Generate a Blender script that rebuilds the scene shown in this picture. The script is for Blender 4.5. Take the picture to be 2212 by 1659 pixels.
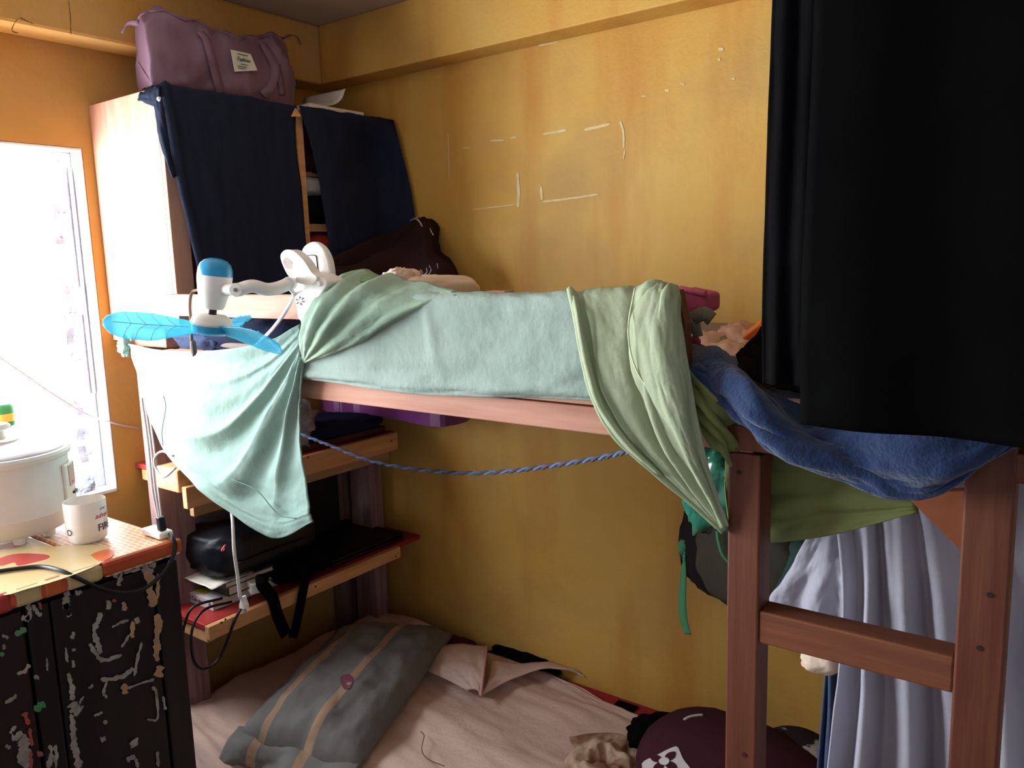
import bpy, bmesh, math, random
import numpy as np
from mathutils import Vector, Matrix, noise
for o in list(bpy.data.objects): bpy.data.objects.remove(o)
SC = bpy.context.scene
COL = SC.collection
# ------------------------------------------------------------------ camera, world, light
CZ = 1.65                                   # eye height above the floor
F = 1740.0; CX = 1106.0; CY = 829.5
ROT = np.array([[0.8036187745897064, 0.5944319218760851, -0.029112804427635548],
                [-0.06685615917459178, 0.13877484575315258, 0.9880646720567487],
                [0.5913773068924439, -0.7920809506867922, 0.1512635066754302]])   # world -> camera rows
cd = bpy.data.cameras.new('camera'); cam = bpy.data.objects.new('camera', cd); COL.objects.link(cam)
cd.sensor_width = 36.0; cd.lens = 36.0 * F / 2212.0; cd.clip_start = 0.02
m4 = Matrix([list(ROT.T[i]) + [0] for i in range(3)] + [[0, 0, 0, 1]])
m4.translation = (0, 0, CZ); cam.matrix_world = m4; SC.camera = cam
W = bpy.data.worlds.new('overcast_sky'); SC.world = W; W.use_nodes = True
W.node_tree.nodes['Background'].inputs[0].default_value = (0.88, 0.95, 1.0, 1)
W.node_tree.nodes['Background'].inputs[1].default_value = 15.0
WIN = dict(y0=-0.75, y1=1.19, z0=CZ - 0.66, z1=CZ + 0.355)      # window opening in wall_left, out-of-view stretch widened for more daylight
ld = bpy.data.lights.new('window_portal', 'AREA'); ld.shape = 'RECTANGLE'
ld.size = WIN['z1'] - WIN['z0']; ld.size_y = WIN['y1'] - WIN['y0']; ld.cycles.is_portal = True
lo = bpy.data.objects.new('window_portal', ld); COL.objects.link(lo)
lo.location = (-2.57, (WIN['y0'] + WIN['y1']) / 2, (WIN['z0'] + WIN['z1']) / 2); lo.rotation_euler = (0, -math.pi / 2, 0)
VS = SC.view_settings
VS.view_transform = 'Standard'; VS.look = 'None'; VS.gamma = 1.0; VS.use_curve_mapping = False
VS.exposure = 0.80
SC.cycles.use_denoising = True
SC.cycles.max_bounces = 8; SC.cycles.diffuse_bounces = 5; SC.cycles.sample_clamp_indirect = 8
# ------------------------------------------------------------------ helpers
def P(px, py, x=None, y=None, z=None):
    """point of the place seen at photo pixel (px,py) on the plane x=, y= or z= (z relative to the eye)"""
    d = ROT.T @ np.array([px - CX, CY - py, -F])
    if x is not None: d = d * (x / d[0])
    elif y is not None: d = d * (y / d[1])
    else: d = d * (z / d[2])
    return Vector((d[0], d[1], d[2] + CZ))
def V(x, y, z): return Vector((x, y, CZ + z))
def lin(h):
    h = h.lstrip('#'); c = [int(h[i:i + 2], 16) / 255 for i in (0, 2, 4)]
    return tuple(v / 12.92 if v <= .04045 else ((v + .055) / 1.055) ** 2.4 for v in c) + (1,)
def mix(nt, fac, a, b, mode='MIX'):
    n = nt.nodes.new('ShaderNodeMix'); n.data_type = 'RGBA'; n.blend_type = mode
    if hasattr(fac, 'is_linked'): nt.links.new(fac, n.inputs[0])
    else: n.inputs[0].default_value = fac
    for v, i in ((a, 6), (b, 7)):
        if hasattr(v, 'is_linked'): nt.links.new(v, n.inputs[i])
        else: n.inputs[i].default_value = v
    return n.outputs[2]
def texnoise(nt, scale, detail=4, stretch=(1, 1, 1), coord='Object', rough=.55):
    tc = nt.nodes.new('ShaderNodeTexCoord'); mp = nt.nodes.new('ShaderNodeMapping')
    mp.inputs['Scale'].default_value = stretch
    nt.links.new(tc.outputs[coord], mp.inputs[0])
    n = nt.nodes.new('ShaderNodeTexNoise'); n.inputs['Scale'].default_value = scale
    n.inputs['Detail'].default_value = detail; n.inputs['Roughness'].default_value = rough
    nt.links.new(mp.outputs[0], n.inputs['Vector'])
    return n.outputs[0]
def ramp(nt, fac, lo, hi, c0=(0, 0, 0, 1), c1=(1, 1, 1, 1), interp='LINEAR'):
    r = nt.nodes.new('ShaderNodeValToRGB'); nt.links.new(fac, r.inputs[0])
    r.color_ramp.interpolation = interp
    r.color_ramp.elements[0].position = lo; r.color_ramp.elements[1].position = hi
    r.color_ramp.elements[0].color = c0; r.color_ramp.elements[1].color = c1
    return r.outputs[0]
MATS = {}
def mat(name, col, col2=None, rough=.8, nscale=6, stretch=(1, 1, 1), lo=.35, hi=.65, bump=0, bscale=60, bstretch=(1, 1, 1),
        metal=0, spec=.3, trans=0, sheen=0, sss=0, extra=None, coat=0):
    if name in MATS: return MATS[name]
    m = bpy.data.materials.new(name); m.use_nodes = True; nt = m.node_tree
    b = nt.nodes['Principled BSDF']
    c = lin(col) if isinstance(col, str) else col
    out = None
    if col2:
        c2 = lin(col2) if isinstance(col2, str) else col2
        out = mix(nt, ramp(nt, texnoise(nt, nscale, 5, stretch), lo, hi), c, c2)
    if extra: out = extra(nt, out if out is not None else c)
    if out is not None: nt.links.new(out, b.inputs['Base Color'])
    else: b.inputs['Base Color'].default_value = c
    b.inputs['Roughness'].default_value = rough; b.inputs['Metallic'].default_value = metal
    b.inputs['Specular IOR Level'].default_value = spec
    b.inputs['Transmission Weight'].default_value = trans
    b.inputs['Sheen Weight'].default_value = sheen
    b.inputs['Coat Weight'].default_value = coat
    if bump:
        n = texnoise(nt, bscale, 6, bstretch, rough=.6)
        bp = nt.nodes.new('ShaderNodeBump'); bp.inputs['Strength'].default_value = bump; bp.inputs['Distance'].default_value = .01
        nt.links.new(n, bp.inputs['Height']); nt.links.new(bp.outputs[0], b.inputs['Normal'])
    MATS[name] = m
    return m
def cloth(name, col, col2=None, **k):
    k.setdefault('rough', .92); k.setdefault('bump', .25); k.setdefault('bscale', 90); k.setdefault('spec', .12); k.setdefault('nscale', 5)
    return mat(name, col, col2, **k)
def thinfabric(name, col, col2, tr=.35, **k):
    """woven cloth that lets some daylight through"""
    m = cloth(name, col, col2, **k); nt = m.node_tree
    if 'tl' in nt.nodes: return m
    b = nt.nodes['Principled BSDF']; o = nt.nodes['Material Output']
    t = nt.nodes.new('ShaderNodeBsdfTranslucent'); t.name = 'tl'
    src = b.inputs['Base Color']
    if src.is_linked: nt.links.new(src.links[0].from_socket, t.inputs[0])
    else: t.inputs[0].default_value = src.default_value
    x = nt.nodes.new('ShaderNodeMixShader'); x.inputs[0].default_value = tr
    nt.links.new(b.outputs[0], x.inputs[1]); nt.links.new(t.outputs[0], x.inputs[2]); nt.links.new(x.outputs[0], o.inputs[0])
    return m
# --- objects
def empty(name, loc, label=None, cat=None, group=None, kind=None):
    o = bpy.data.objects.new(name, None); COL.objects.link(o); o.location = loc; o.empty_display_size = .05
    return tag(o, label, cat, group, kind)
def tag(o, label=None, cat=None, group=None, kind=None):
    if label: o['label'] = label
    if cat: o['category'] = cat
    if group: o['group'] = group
    if kind: o['kind'] = kind
    return o
def wloc(o):
    l = Vector(o.location)
    while o.parent: o = o.parent; l += Vector(o.location)
    return l
def mk(name, verts, faces, m, parent=None, smooth=False, uv=None, thick=0, bevel=0, sub=0, offset=0, plabel=None):
    verts = [Vector(v) for v in verts]
    if parent is not None: org = wloc(parent)
    else:
        mn = Vector([min(v[i] for v in verts) for i in range(3)]); mx = Vector([max(v[i] for v in verts) for i in range(3)])
        org = Vector(((mn.x + mx.x) / 2, (mn.y + mx.y) / 2, mn.z))
    me = bpy.data.meshes.new(name); me.from_pydata([v - org for v in verts], [], faces)
    bm = bmesh.new(); bm.from_mesh(me); bmesh.ops.recalc_face_normals(bm, faces=bm.faces); bm.to_mesh(me); bm.free()
    if uv:
        ul = me.uv_layers.new(name='UVMap')
        for lp in me.loops: ul.data[lp.index].uv = uv[lp.vertex_index]
    if smooth: me.polygons.foreach_set('use_smooth', [True] * len(me.polygons))
    for mm in (m if isinstance(m, (list, tuple)) else [m]): me.materials.append(mm)
    o = bpy.data.objects.new(name, me); COL.objects.link(o)
    if parent is not None: o.parent = parent
    else: o.location = org
    if sub:
        s = o.modifiers.new('sub', 'SUBSURF'); s.levels = s.render_levels = sub
    if thick:
        s = o.modifiers.new('solid', 'SOLIDIFY'); s.thickness = thick; s.offset = offset
    if bevel:
        s = o.modifiers.new('bev', 'BEVEL'); s.width = bevel; s.segments = 2; s.limit_method = 'ANGLE'
    if plabel: o['label'] = plabel
    return o
BF = [(0, 1, 3, 2), (4, 6, 7, 5), (0, 4, 5, 1), (2, 3, 7, 6), (0, 2, 6, 4), (1, 5, 7, 3)]
def boxg(a, b):
    return [Vector((x, y, z)) for x in (a[0], b[0]) for y in (a[1], b[1]) for z in (a[2], b[2])], BF
def box(name, a, b, m, parent=None, bevel=.002, **k):          # a,b world corners
    v, f = boxg(a, b); return mk(name, v, f, m, parent, bevel=bevel, **k)
def beam(name, p, q, w, h, m, parent=None, up=(0, 0, 1), bevel=.002, **k):
    p = Vector(p); q = Vector(q); d = (q - p).normalized(); s = d.cross(Vector(up)).normalized(); u = s.cross(d)
    v = [c + s * (sx * w / 2) + u * (su * h / 2) for c in (p, q) for sx in (-1, 1) for su in (-1, 1)]
    return mk(name, v, BF, m, parent, bevel=bevel, **k)
def join(parts):
    V_, F_ = [], []
    for v, f in parts:
        n = len(V_); V_ += list(v); F_ += [tuple(i + n for i in q) for q in f]
    return V_, F_
def cr(pts, n):
    """Catmull-Rom resample of a list of points"""
    P_ = np.array([list(p) for p in pts], float); k = len(P_)
    if k == 2: t = np.linspace(0, 1, n)[:, None]; return P_[0] * (1 - t) + P_[1] * t
    E = np.vstack([2 * P_[0] - P_[1], P_, 2 * P_[-1] - P_[-2]])
    out = []
    for t in np.linspace(0, k - 1, n):
        i = min(int(t), k - 2); f = t - i; a, b, c, d = E[i], E[i + 1], E[i + 2], E[i + 3]
        out.append(.5 * ((2 * b) + (c - a) * f + (2 * a - 5 * b + 4 * c - d) * f * f + (3 * b - a - 3 * c + d) * f ** 3))
    return np.array(out)
def surfg(rows, nu=40, nv=40, disp=None, wr=None, seed=0, side=None):
    """grid through control rows; u runs along a row, v across rows"""
    R_ = np.array([cr(r, nu) for r in rows]); G = np.array([cr(R_[:, i], nv) for i in range(nu)]).transpose(1, 0, 2)   # nv,nu,3
    du = np.gradient(G, axis=1); dv = np.gradient(G, axis=0); N = np.cross(du, dv); N /= (np.linalg.norm(N, axis=2, keepdims=True) + 1e-9)
    if side is not None and (N.reshape(-1, 3) @ np.array(side)).mean() < 0: N = -N
    for j in range(nv):
        for i in range(nu):
            u = i / (nu - 1); v = j / (nv - 1); d = 0
            if disp: d += disp(u, v)
            if wr:
                a, s = wr[0], wr[1]; st = wr[2] if len(wr) > 2 else (1, 1)
                d += a * noise.fractal(Vector((u * s * st[0] + seed * 7.3, v * s * st[1] + seed * 3.1, seed)), .8, 2.0, 3)
            G[j, i] += N[j, i] * d
    vs = G.reshape(-1, 3); fs = [(j * nu + i, j * nu + i + 1, (j + 1) * nu + i + 1, (j + 1) * nu + i) for j in range(nv - 1) for i in range(nu - 1)]
    uv = [(i / (nu - 1), j / (nv - 1)) for j in range(nv) for i in range(nu)]
    return [Vector(v) for v in vs], fs, uv
def sheet(name, rows, m, parent=None, nu=40, nv=40, thick=.003, plabel=None, **k):
    v, f, uv = surfg(rows, nu, nv, **k)
    return mk(name, v, f, m, parent, smooth=True, uv=uv, thick=thick, plabel=plabel)
def tubeg(pts, r, n=None, seg=8, taper=None, cap=True):
    n = n or max(2, len(pts) * 6); C = cr(pts, n); T = np.gradient(C, axis=0)
    vs, fs = [], []; up = Vector((.13, .21, 1)).normalized()
    for i in range(n):
        t = Vector(T[i]).normalized(); s = t.cross(up)
        if s.length < .05: s = t.cross(Vector((1, 0, 0)))
        s.normalize(); b = s.cross(t); rr = r * (taper(i / (n - 1)) if taper else 1)
        for k in range(seg):
            a = 2 * math.pi * k / seg; vs.append(Vector(C[i]) + s * (math.cos(a) * rr) + b * (math.sin(a) * rr))
    for i in range(n - 1):
        for k in range(seg): fs.append((i * seg + k, i * seg + (k + 1) % seg, (i + 1) * seg + (k + 1) % seg, (i + 1) * seg + k))
    if cap: fs += [tuple(range(seg)), tuple(range((n - 1) * seg, n * seg))]
    return vs, fs
def tube(name, pts, r, m, parent=None, n=None, seg=8, taper=None, plabel=None):
    v, f = tubeg(pts, r, n, seg, taper); return mk(name, v, f, m, parent, smooth=True, plabel=plabel)
def ribbon(name, pts, w, m, parent=None, wdir=(0, 1, 0), n=40, thick=.003, plabel=None, twist=None):
    C = cr(pts, n); T = np.gradient(C, axis=0); vs, fs = [], []
    for i in range(n):
        wd = Vector(wdir); t = Vector(T[i]).normalized(); wd = (wd - t * wd.dot(t)).normalized()
        if twist: wd = Matrix.Rotation(twist(i / (n - 1)), 3, t) @ wd
        vs += [Vector(C[i]) - wd * w / 2, Vector(C[i]) + wd * w / 2]
    fs = [(2 * i, 2 * i + 1, 2 * i + 3, 2 * i + 2) for i in range(n - 1)]
    return mk(name, vs, fs, m, parent, smooth=True, thick=thick, plabel=plabel)
def latheg(prof, c, seg=40, ax=(0, 0, 1)):
    ax = Vector(ax).normalized(); q = Vector((0, 0, 1)).rotation_difference(ax); vs, fs = [], []; n = len(prof)
    for k in range(seg):
        a = 2 * math.pi * k / seg
        for r, h in prof: vs.append(Vector(c) + q @ Vector((r * math.cos(a), r * math.sin(a), h)))
    for k in range(seg):
        for i in range(n - 1):
            a, b, c2, d = k * n + i, ((k + 1) % seg) * n + i, ((k + 1) % seg) * n + i + 1, k * n + i + 1
            fs.append((a, b, c2, d))
    return vs, fs
def lathe(name, prof, c, m, parent=None, seg=40, ax=(0, 0, 1), smooth=True, plabel=None):
    v, f = latheg(prof, c, seg, ax); o = mk(name, v, f, m, parent, smooth=smooth, plabel=plabel)
    bm = bmesh.new(); bm.from_mesh(o.data); bmesh.ops.remove_doubles(bm, verts=bm.verts, dist=1e-5); bmesh.ops.recalc_face_normals(bm, faces=bm.faces); bm.to_mesh(o.data); bm.free()
    e = o.modifiers.new('es', 'EDGE_SPLIT'); e.split_angle = math.radians(38)
    return o
def plateg(pts, dirv):
    n = len(pts); d = Vector(dirv); vs = [Vector(p) for p in pts] + [Vector(p) + d for p in pts]
    return vs, [tuple(range(n)), tuple(range(2 * n - 1, n - 1, -1))] + [(i, (i + 1) % n, n + (i + 1) % n, n + i) for i in range(n)]
def plate(name, pts, dirv, m, parent=None, bevel=.001, smooth=False, **k):
    v, f = plateg(pts, dirv); return mk(name, v, f, m, parent, bevel=bevel, smooth=smooth, **k)
def ringplate(name, outer, inner, dirv, m, parent=None, bevel=.001):
    n = len(outer); d = Vector(dirv); vs = [Vector(p) for p in outer] + [Vector(p) for p in inner]; vs += [v + d for v in vs]; fs = []
    for i in range(n):
        j = (i + 1) % n
        fs += [(i, j, n + j, n + i), (2 * n + i, 3 * n + i, 3 * n + j, 2 * n + j), (i, 2 * n + i, 2 * n + j, j), (n + i, n + j, 3 * n + j, 3 * n + i)]
    return mk(name, vs, fs, m, parent, bevel=bevel)
def closed(pts, n):                                             # smooth closed outline
    p = [Vector(q) for q in pts]; c = cr([p[-1]] + p + [p[0], p[1]], (len(p) + 2) * 8 + 1)
    return [Vector(c[i]) for i in np.linspace(8, (len(p) + 1) * 8, n + 1).astype(int)[:-1]]
def blobg(c, ax, e=(.7, .7), nse=(.1, 3), seed=0, nu=40, nv=24, flat=None):
    """lumpy superellipsoid: ax = three axis vectors"""
    def sp(x, p): return math.copysign(abs(x) ** p, x)
    vs, fs = [], []; c = Vector(c)
    for j in range(nv + 1):
        b = -math.pi / 2 + math.pi * j / nv
        for i in range(nu):
            a = 2 * math.pi * i / nu
            q = Vector((sp(math.cos(b), e[0]) * sp(math.cos(a), e[1]), sp(math.cos(b), e[0]) * sp(math.sin(a), e[1]), sp(math.sin(b), e[0])))
            k = 1 + nse[0] * noise.fractal(q * nse[1] + Vector((seed * 5.1, seed * 2.3, seed)), .8, 2, 3)
            p = c + Vector(ax[0]) * (q.x * k) + Vector(ax[1]) * (q.y * k) + Vector(ax[2]) * (q.z * k)
            if flat is not None and p.z < flat: p.z = flat
            vs.append(p)
    for j in range(nv):
        for i in range(nu): fs.append((j * nu + i, j * nu + (i + 1) % nu, (j + 1) * nu + (i + 1) % nu, (j + 1) * nu + i))
    return vs, fs
def blob(name, c, ax, m, parent=None, plabel=None, **k):
    v, f = blobg(c, ax, **k); return mk(name, v, f, m, parent, smooth=True, plabel=plabel)
def pillow(name, A, B, C, D, h, m, parent=None, nu=50, nv=36, wr=(.006, 5), seed=1, pw=.5, low=.25):
    """stuffed cushion on the quad A,B,C,D; puffs up by h and a little down"""
    A, B, C, D = map(Vector, (A, B, C, D)); up = (B - A).cross(D - A).normalized()
    if up.z < 0: up = -up
    vs, uv, fs = [], [], []; n = nu * nv
    for s in (1, -1):
        for j in range(nv):
            for i in range(nu):
                u = i / (nu - 1); v = j / (nv - 1); p = (A * (1 - u) + B * u) * (1 - v) + (D * (1 - u) + C * u) * v
                t = max(0, (1 - (2 * u - 1) ** 4) * (1 - (2 * v - 1) ** 4)) ** pw
                pin = 1 - .06 * (1 - t); ctr = (A + B + C + D) / 4; p = ctr + (p - ctr) * (1 if t > .02 else 1)
                d = h * t * (1 if s > 0 else -low) + (.0008 * s)
                if s > 0: d += wr[0] * noise.fractal(Vector((u * wr[1] + seed * 3, v * wr[1] * 1.6, seed)), .8, 2, 3) * min(1, t * 1.5 + .25)
                vs.append(p + up * d); uv.append((u, v))
    for s in (0, 1):
        fs += [(s * n + j * nu + i, s * n + j * nu + i + 1, s * n + (j + 1) * nu + i + 1, s * n + (j + 1) * nu + i) for j in range(nv - 1) for i in range(nu - 1)]
    rim = [i for i in range(nu)] + [j * nu + nu - 1 for j in range(1, nv)] + [(nv - 1) * nu + i for i in range(nu - 2, -1, -1)] + [j * nu for j in range(nv - 2, 0, -1)]
    fs += [(rim[k], rim[(k + 1) % len(rim)], n + rim[(k + 1) % len(rim)], n + rim[k]) for k in range(len(rim))]
    return mk(name, vs, fs, m, parent, smooth=True, uv=uv)
def textg(body, size, ext=.0004, shear=0, align='CENTER'):
    c = bpy.data.curves.new('t', 'FONT'); c.body = body; c.size = size; c.extrude = ext; c.shear = shear; c.align_x = align; c.align_y = 'CENTER'; c.resolution_u = 3
    o = bpy.data.objects.new('t', c); COL.objects.link(o)
    dg = bpy.context.evaluated_depsgraph_get(); me = bpy.data.meshes.new_from_object(o.evaluated_get(dg))
    v = [Vector(q.co) for q in me.vertices]; f = [tuple(p.vertices) for p in me.polygons]
    bpy.data.objects.remove(o); bpy.data.meshes.remove(me); return v, f
def place_text(name, body, size, o, ux, uy, m, parent, shear=0, ext=.0004):
    v, f = textg(body, size, ext, shear); ux = Vector(ux).normalized(); uy = Vector(uy); uy = (uy - ux * uy.dot(ux)).normalized(); n = ux.cross(uy)
    return mk(name, [Vector(o) + ux * q.x + uy * q.y + n * q.z for q in v], f, m, parent)
from mathutils.bvhtree import BVHTree
EYE = Vector((0, 0, CZ))
def caster(o):
    w_ = wloc(o); bt = BVHTree.FromPolygons([v_.co + w_ for v_ in o.data.vertices], [tuple(p_.vertices) for p_ in o.data.polygons])
    def on(a, b, off=.003):
        d = (P(a, b, y=1.0) - EYE).normalized(); h = bt.ray_cast(EYE, d)
        return None if h[0] is None else h[0] + h[1] * (off if h[1].dot(d) < 0 else -off)
    return on
# ------------------------------------------------------------------ materials
def wallspots(nt, c):
    s = ramp(nt, texnoise(nt, 26, 8, (1, 1, 1), rough=.75), .70, .74)
    c = mix(nt, s, c, lin('#8a6a28'))
    st = ramp(nt, texnoise(nt, 2.3, 5, (2.4, 1, .5)), .50, .72)
    return mix(nt, ramp(nt, texnoise(nt, 1.7, 6, (1, 1, 1.3)), .52, .75), mix(nt, st, c, lin('#c48a3c')), lin('#b08a50'))
M_wall = mat('yellow_wall_paint', '#cf9d45', '#d0a95a', rough=.62, nscale=2.2, lo=.35, hi=.7, bump=.22, bscale=55, extra=wallspots, spec=.35)
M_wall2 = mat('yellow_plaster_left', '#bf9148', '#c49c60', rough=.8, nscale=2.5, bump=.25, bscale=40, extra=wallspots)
M_ceil = mat('ceiling_board', '#b5a99c', '#a99d90', rough=.9, nscale=2)
M_floor = mat('cement_floor', '#6a6058', '#5a5149', rough=.7, nscale=5)
M_white = mat('white_window_paint', '#ececec', '#d8d8dc', rough=.7, nscale=20)
M_alu = mat('aluminium_track', '#cfced8', '#b9b8c2', rough=.45, metal=.5, nscale=30)
M_clip = mat('jalousie_clip_metal', '#c6c6cf', '#9ea1ab', rough=.5, metal=.5, nscale=30)
M_ply = mat('pale_plywood', '#cb9c86', '#bb8872', rough=.6, nscale=5, stretch=(8, 8, .6), bump=.05, bscale=30, bstretch=(8, 8, .5))
M_pine = mat('raw_pine', '#d9a473', '#c48d5c', rough=.7, nscale=6, stretch=(7, .7, 7), bump=.08, bscale=30, bstretch=(8, .6, 8))
M_pinex = mat('pink_lauan_rail', '#c08d77', '#a97360', rough=.7, nscale=5, stretch=(.6, 8, 8), bump=.12, bscale=22, bstretch=(.5, 8, 8))
M_red = mat('red_painted_shelf', '#a3322f', '#8c2523', rough=.4, nscale=4, spec=.4)
M_post = mat('weathered_post', '#9b7a78', '#7d5a58', rough=.75, nscale=6, stretch=(9, 9, .6), bump=.1, bscale=25, bstretch=(9, 9, .5))
M_lad = mat('red_stained_wood', '#6a3a26', '#55291b', rough=.55, nscale=5, stretch=(9, 9, .7), bump=.08, bscale=30, bstretch=(9, 9, .6), spec=.35)
M_ladx = mat('red_stained_wood_rung', '#74432b', '#5f3220', rough=.55, nscale=5, stretch=(.7, 9, 9), bump=.08, bscale=30, bstretch=(.6, 9, 9), spec=.35)
M_hole = mat('dark_nail_hole', '#2a1a12')
M_mint = thinfabric('mint_cotton', '#b2c3bb', '#a8bbb2', tr=.30, nscale=4)
M_sage = thinfabric('sage_cotton', '#b2bd9f', '#a7b394', tr=.25, nscale=4)
M_navy = cloth('navy_twill', '#22283c', '#1d2334', nscale=40, stretch=(1, 1, .2))
M_navy2 = cloth('dark_navy_knit', '#1b2340', '#141a30')
M_blackc = cloth('black_cloth', '#0b0a0c', '#0f0e10', bump=.1, spec=.03)
M_blue = cloth('blue_fleece', '#23375f', '#1c2d50', bump=.5, bscale=160, sheen=.3)
M_lav = thinfabric('white_curtain_cotton', '#c9c6d2', '#bfbcca', tr=.3)
M_mauve = mat('mauve_nylon', '#7b5f70', '#715667', rough=.5, nscale=5, bump=.12, bscale=25, spec=.35)
M_strapm = cloth('mauve_webbing', '#806474', '#765a6a')
M_plast = mat('white_plastic', '#e9e4df', rough=.35, spec=.5)
M_plastw = mat('cream_plastic', '#ded8d2', rough=.4, spec=.5)
M_blue_p = mat('blue_gloss_plastic', '#1f93c9', rough=.25, spec=.5)
M_shaft = mat('dark_steel', '#3a3034', rough=.4, metal=.7)
M_cord = mat('white_cord_rubber', '#d8d2d4', rough=.5)
M_bcord = mat('black_cord_rubber', '#17161a', rough=.45)
M_gcord = mat('grey_cord_rubber', '#a79d9c', rough=.55)
M_paper = mat('white_paper', '#e6ddd2', rough=.9)
M_ceram = mat('glazed_white_ceramic', '#ece4de', rough=.2, spec=.5)
M_cook = mat('white_enamel', '#dcd9d8', '#d4cfce', rough=.35, nscale=7, spec=.5)
M_lidm = mat('brushed_steel_lid', '#c8ccd6', rough=.35, metal=.6)
M_dark = mat('dark_lacquered_wood', '#1b1417', '#120e10', rough=.45, nscale=5, stretch=(8, 8, .8), spec=.3)
M_leather = mat('black_leatherette', '#0e1016', '#14161c', rough=.42, nscale=8, bump=.2, bscale=30, spec=.35)
M_green = mat('green_webbing', '#5aa676', '#4f9668', rough=.6)
M_rust = mat('dark_tie_string', '#7a6050', '#6a5040')

def blade_mat():
    m = mat('translucent_blue_blade', '#58c0de', rough=.2, spec=.5); nt = m.node_tree; b = nt.nodes['Principled BSDF']; o = nt.nodes['Material Output']
    t = nt.nodes.new('ShaderNodeBsdfTransparent'); t.inputs[0].default_value = lin('#a5e2f2')
    l = nt.nodes.new('ShaderNodeBsdfTranslucent'); l.inputs[0].default_value = lin('#6fd0ea')
    a = nt.nodes.new('ShaderNodeMixShader'); a.inputs[0].default_value = .4; nt.links.new(b.outputs[0], a.inputs[1]); nt.links.new(l.outputs[0], a.inputs[2])
    c = nt.nodes.new('ShaderNodeMixShader'); c.inputs[0].default_value = .5; nt.links.new(a.outputs[0], c.inputs[1]); nt.links.new(t.outputs[0], c.inputs[2])
    nt.links.new(c.outputs[0], o.inputs[0]); return m
M_blade = blade_mat()
M_vein = mat('pale_blue_vein', '#9fdcec', rough=.3)
# ------------------------------------------------------------------ room
XA, YB, ZC = -2.4, 2.1, 0.83          # left wall face, back wall face, ceiling (z relative to the eye)
XR, YF = 1.5, -1.8
def struct(name, v, f, m, parent=None, **k): return tag(mk(name, v, f, m, parent, **k), kind='structure')
struct('floor', *boxg((XA - .16, YF - .1, -.1), (XR + .1, YB + .12, 0)), M_floor)
struct('ceiling', *boxg((XA - .16, YF - .1, CZ + ZC), (XR + .1, YB + .12, CZ + ZC + .08)), M_ceil)
wall_back = struct('wall_back', *boxg((XA - .16, YB, 0), (XR + .1, YB + .12, CZ + ZC)), M_wall)
M_pale = mat('pale_grey_fill_wall', '#d2d2d6', '#c6c6cc', rough=.8, nscale=3)  # tone of the unseen walls, made up to bounce neutral fill light
struct('wall_right', *boxg((XR, YF, 0), (XR + .1, YB, CZ + ZC)), M_pale)
struct('wall_front', *boxg((XA, YF - .1, 0), (XR, YF, CZ + ZC)), M_pale)
xo = XA - .16
struct('wall_left', *join([boxg((xo, WIN['y1'], 0), (XA, YB, CZ + ZC)), boxg((xo, YF, 0), (XA, WIN['y0'], CZ + ZC)),
                           boxg((xo, WIN['y0'], 0), (XA, WIN['y1'], WIN['z0'])), boxg((xo, WIN['y0'], WIN['z1']), (XA, WIN['y1'], CZ + ZC))]), M_wall2)
struct('trim_1', *boxg((XA, 2.0, CZ + .635), (XR, YB, CZ + ZC)), M_wall, bevel=.004)
struct('trim_2', *boxg((XA, YF, CZ + .632), (-2.285, 2.0, CZ + ZC)), M_wall2, bevel=.01)
# window: painted reveal, aluminium louvre track, clips
wn = empty('window_1', ((XA + xo) / 2, .22, WIN['z0']), kind='structure')
y1, y0, z0, z1 = WIN['y1'], WIN['y0'], WIN['z0'], WIN['z1']
box('window_reveal', (xo, y1 - .006, z0), (XA - .001, y1 - .001, z1), M_white, wn)
box('window_reveal', (xo, y0 + .001, z0), (XA - .001, y0 + .006, z1), M_white, wn)
box('window_sill', (xo - .03, y0 + .006, z0 + .001), (XA + .004, y1 - .006, z0 + .012), M_white, wn)
box('window_head', (xo, y0 + .006, z1 - .008), (XA - .001, y1 - .006, z1 - .001), M_white, wn)
box('louvre_track', (XA - .105, y1 - .035, z0 + .012), (XA - .062, y1 - .006, z1 - .008), M_alu, wn)
box('louvre_track', (XA - .105, y0 + .006, z0 + .012), (XA - .062, y0 + .035, z1 - .008), M_alu, wn)
box('lever_bar', (XA - .060, y1 - .020, z0 + .30), (XA - .052, y1 - .010, z1 - .05), M_alu, wn)
cz = [z0 + .04 + i * .0725 for i in range(14) if i not in (4, 9, 12)]
for i, zz in enumerate(cz):
    r_ = random.Random(i); t = r_.uniform(-.5, .5)
    q = Vector((XA - .085, y1 - .048, zz))
    v, f = join([boxg(q - Vector((.016, .004, .004)), q + Vector((.016, .012, .003))), boxg(q + Vector((-.012, -.012 - .012 * r_.random(), -.024)), q + Vector((.012, .004, .02 + .01 * r_.random())))])
    c_ = Matrix.Rotation(t, 4, 'Y'); v = [q + c_ @ (p - q) for p in v]
    mk('louvre_clip', v, f, M_clip, wn, bevel=.002)
beam('lever_handle', (XA - .05, y1 - .02, z0 + .62), (XA - .03, y1 - .035, z0 + .54), .012, .008, M_clip, wn)
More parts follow.
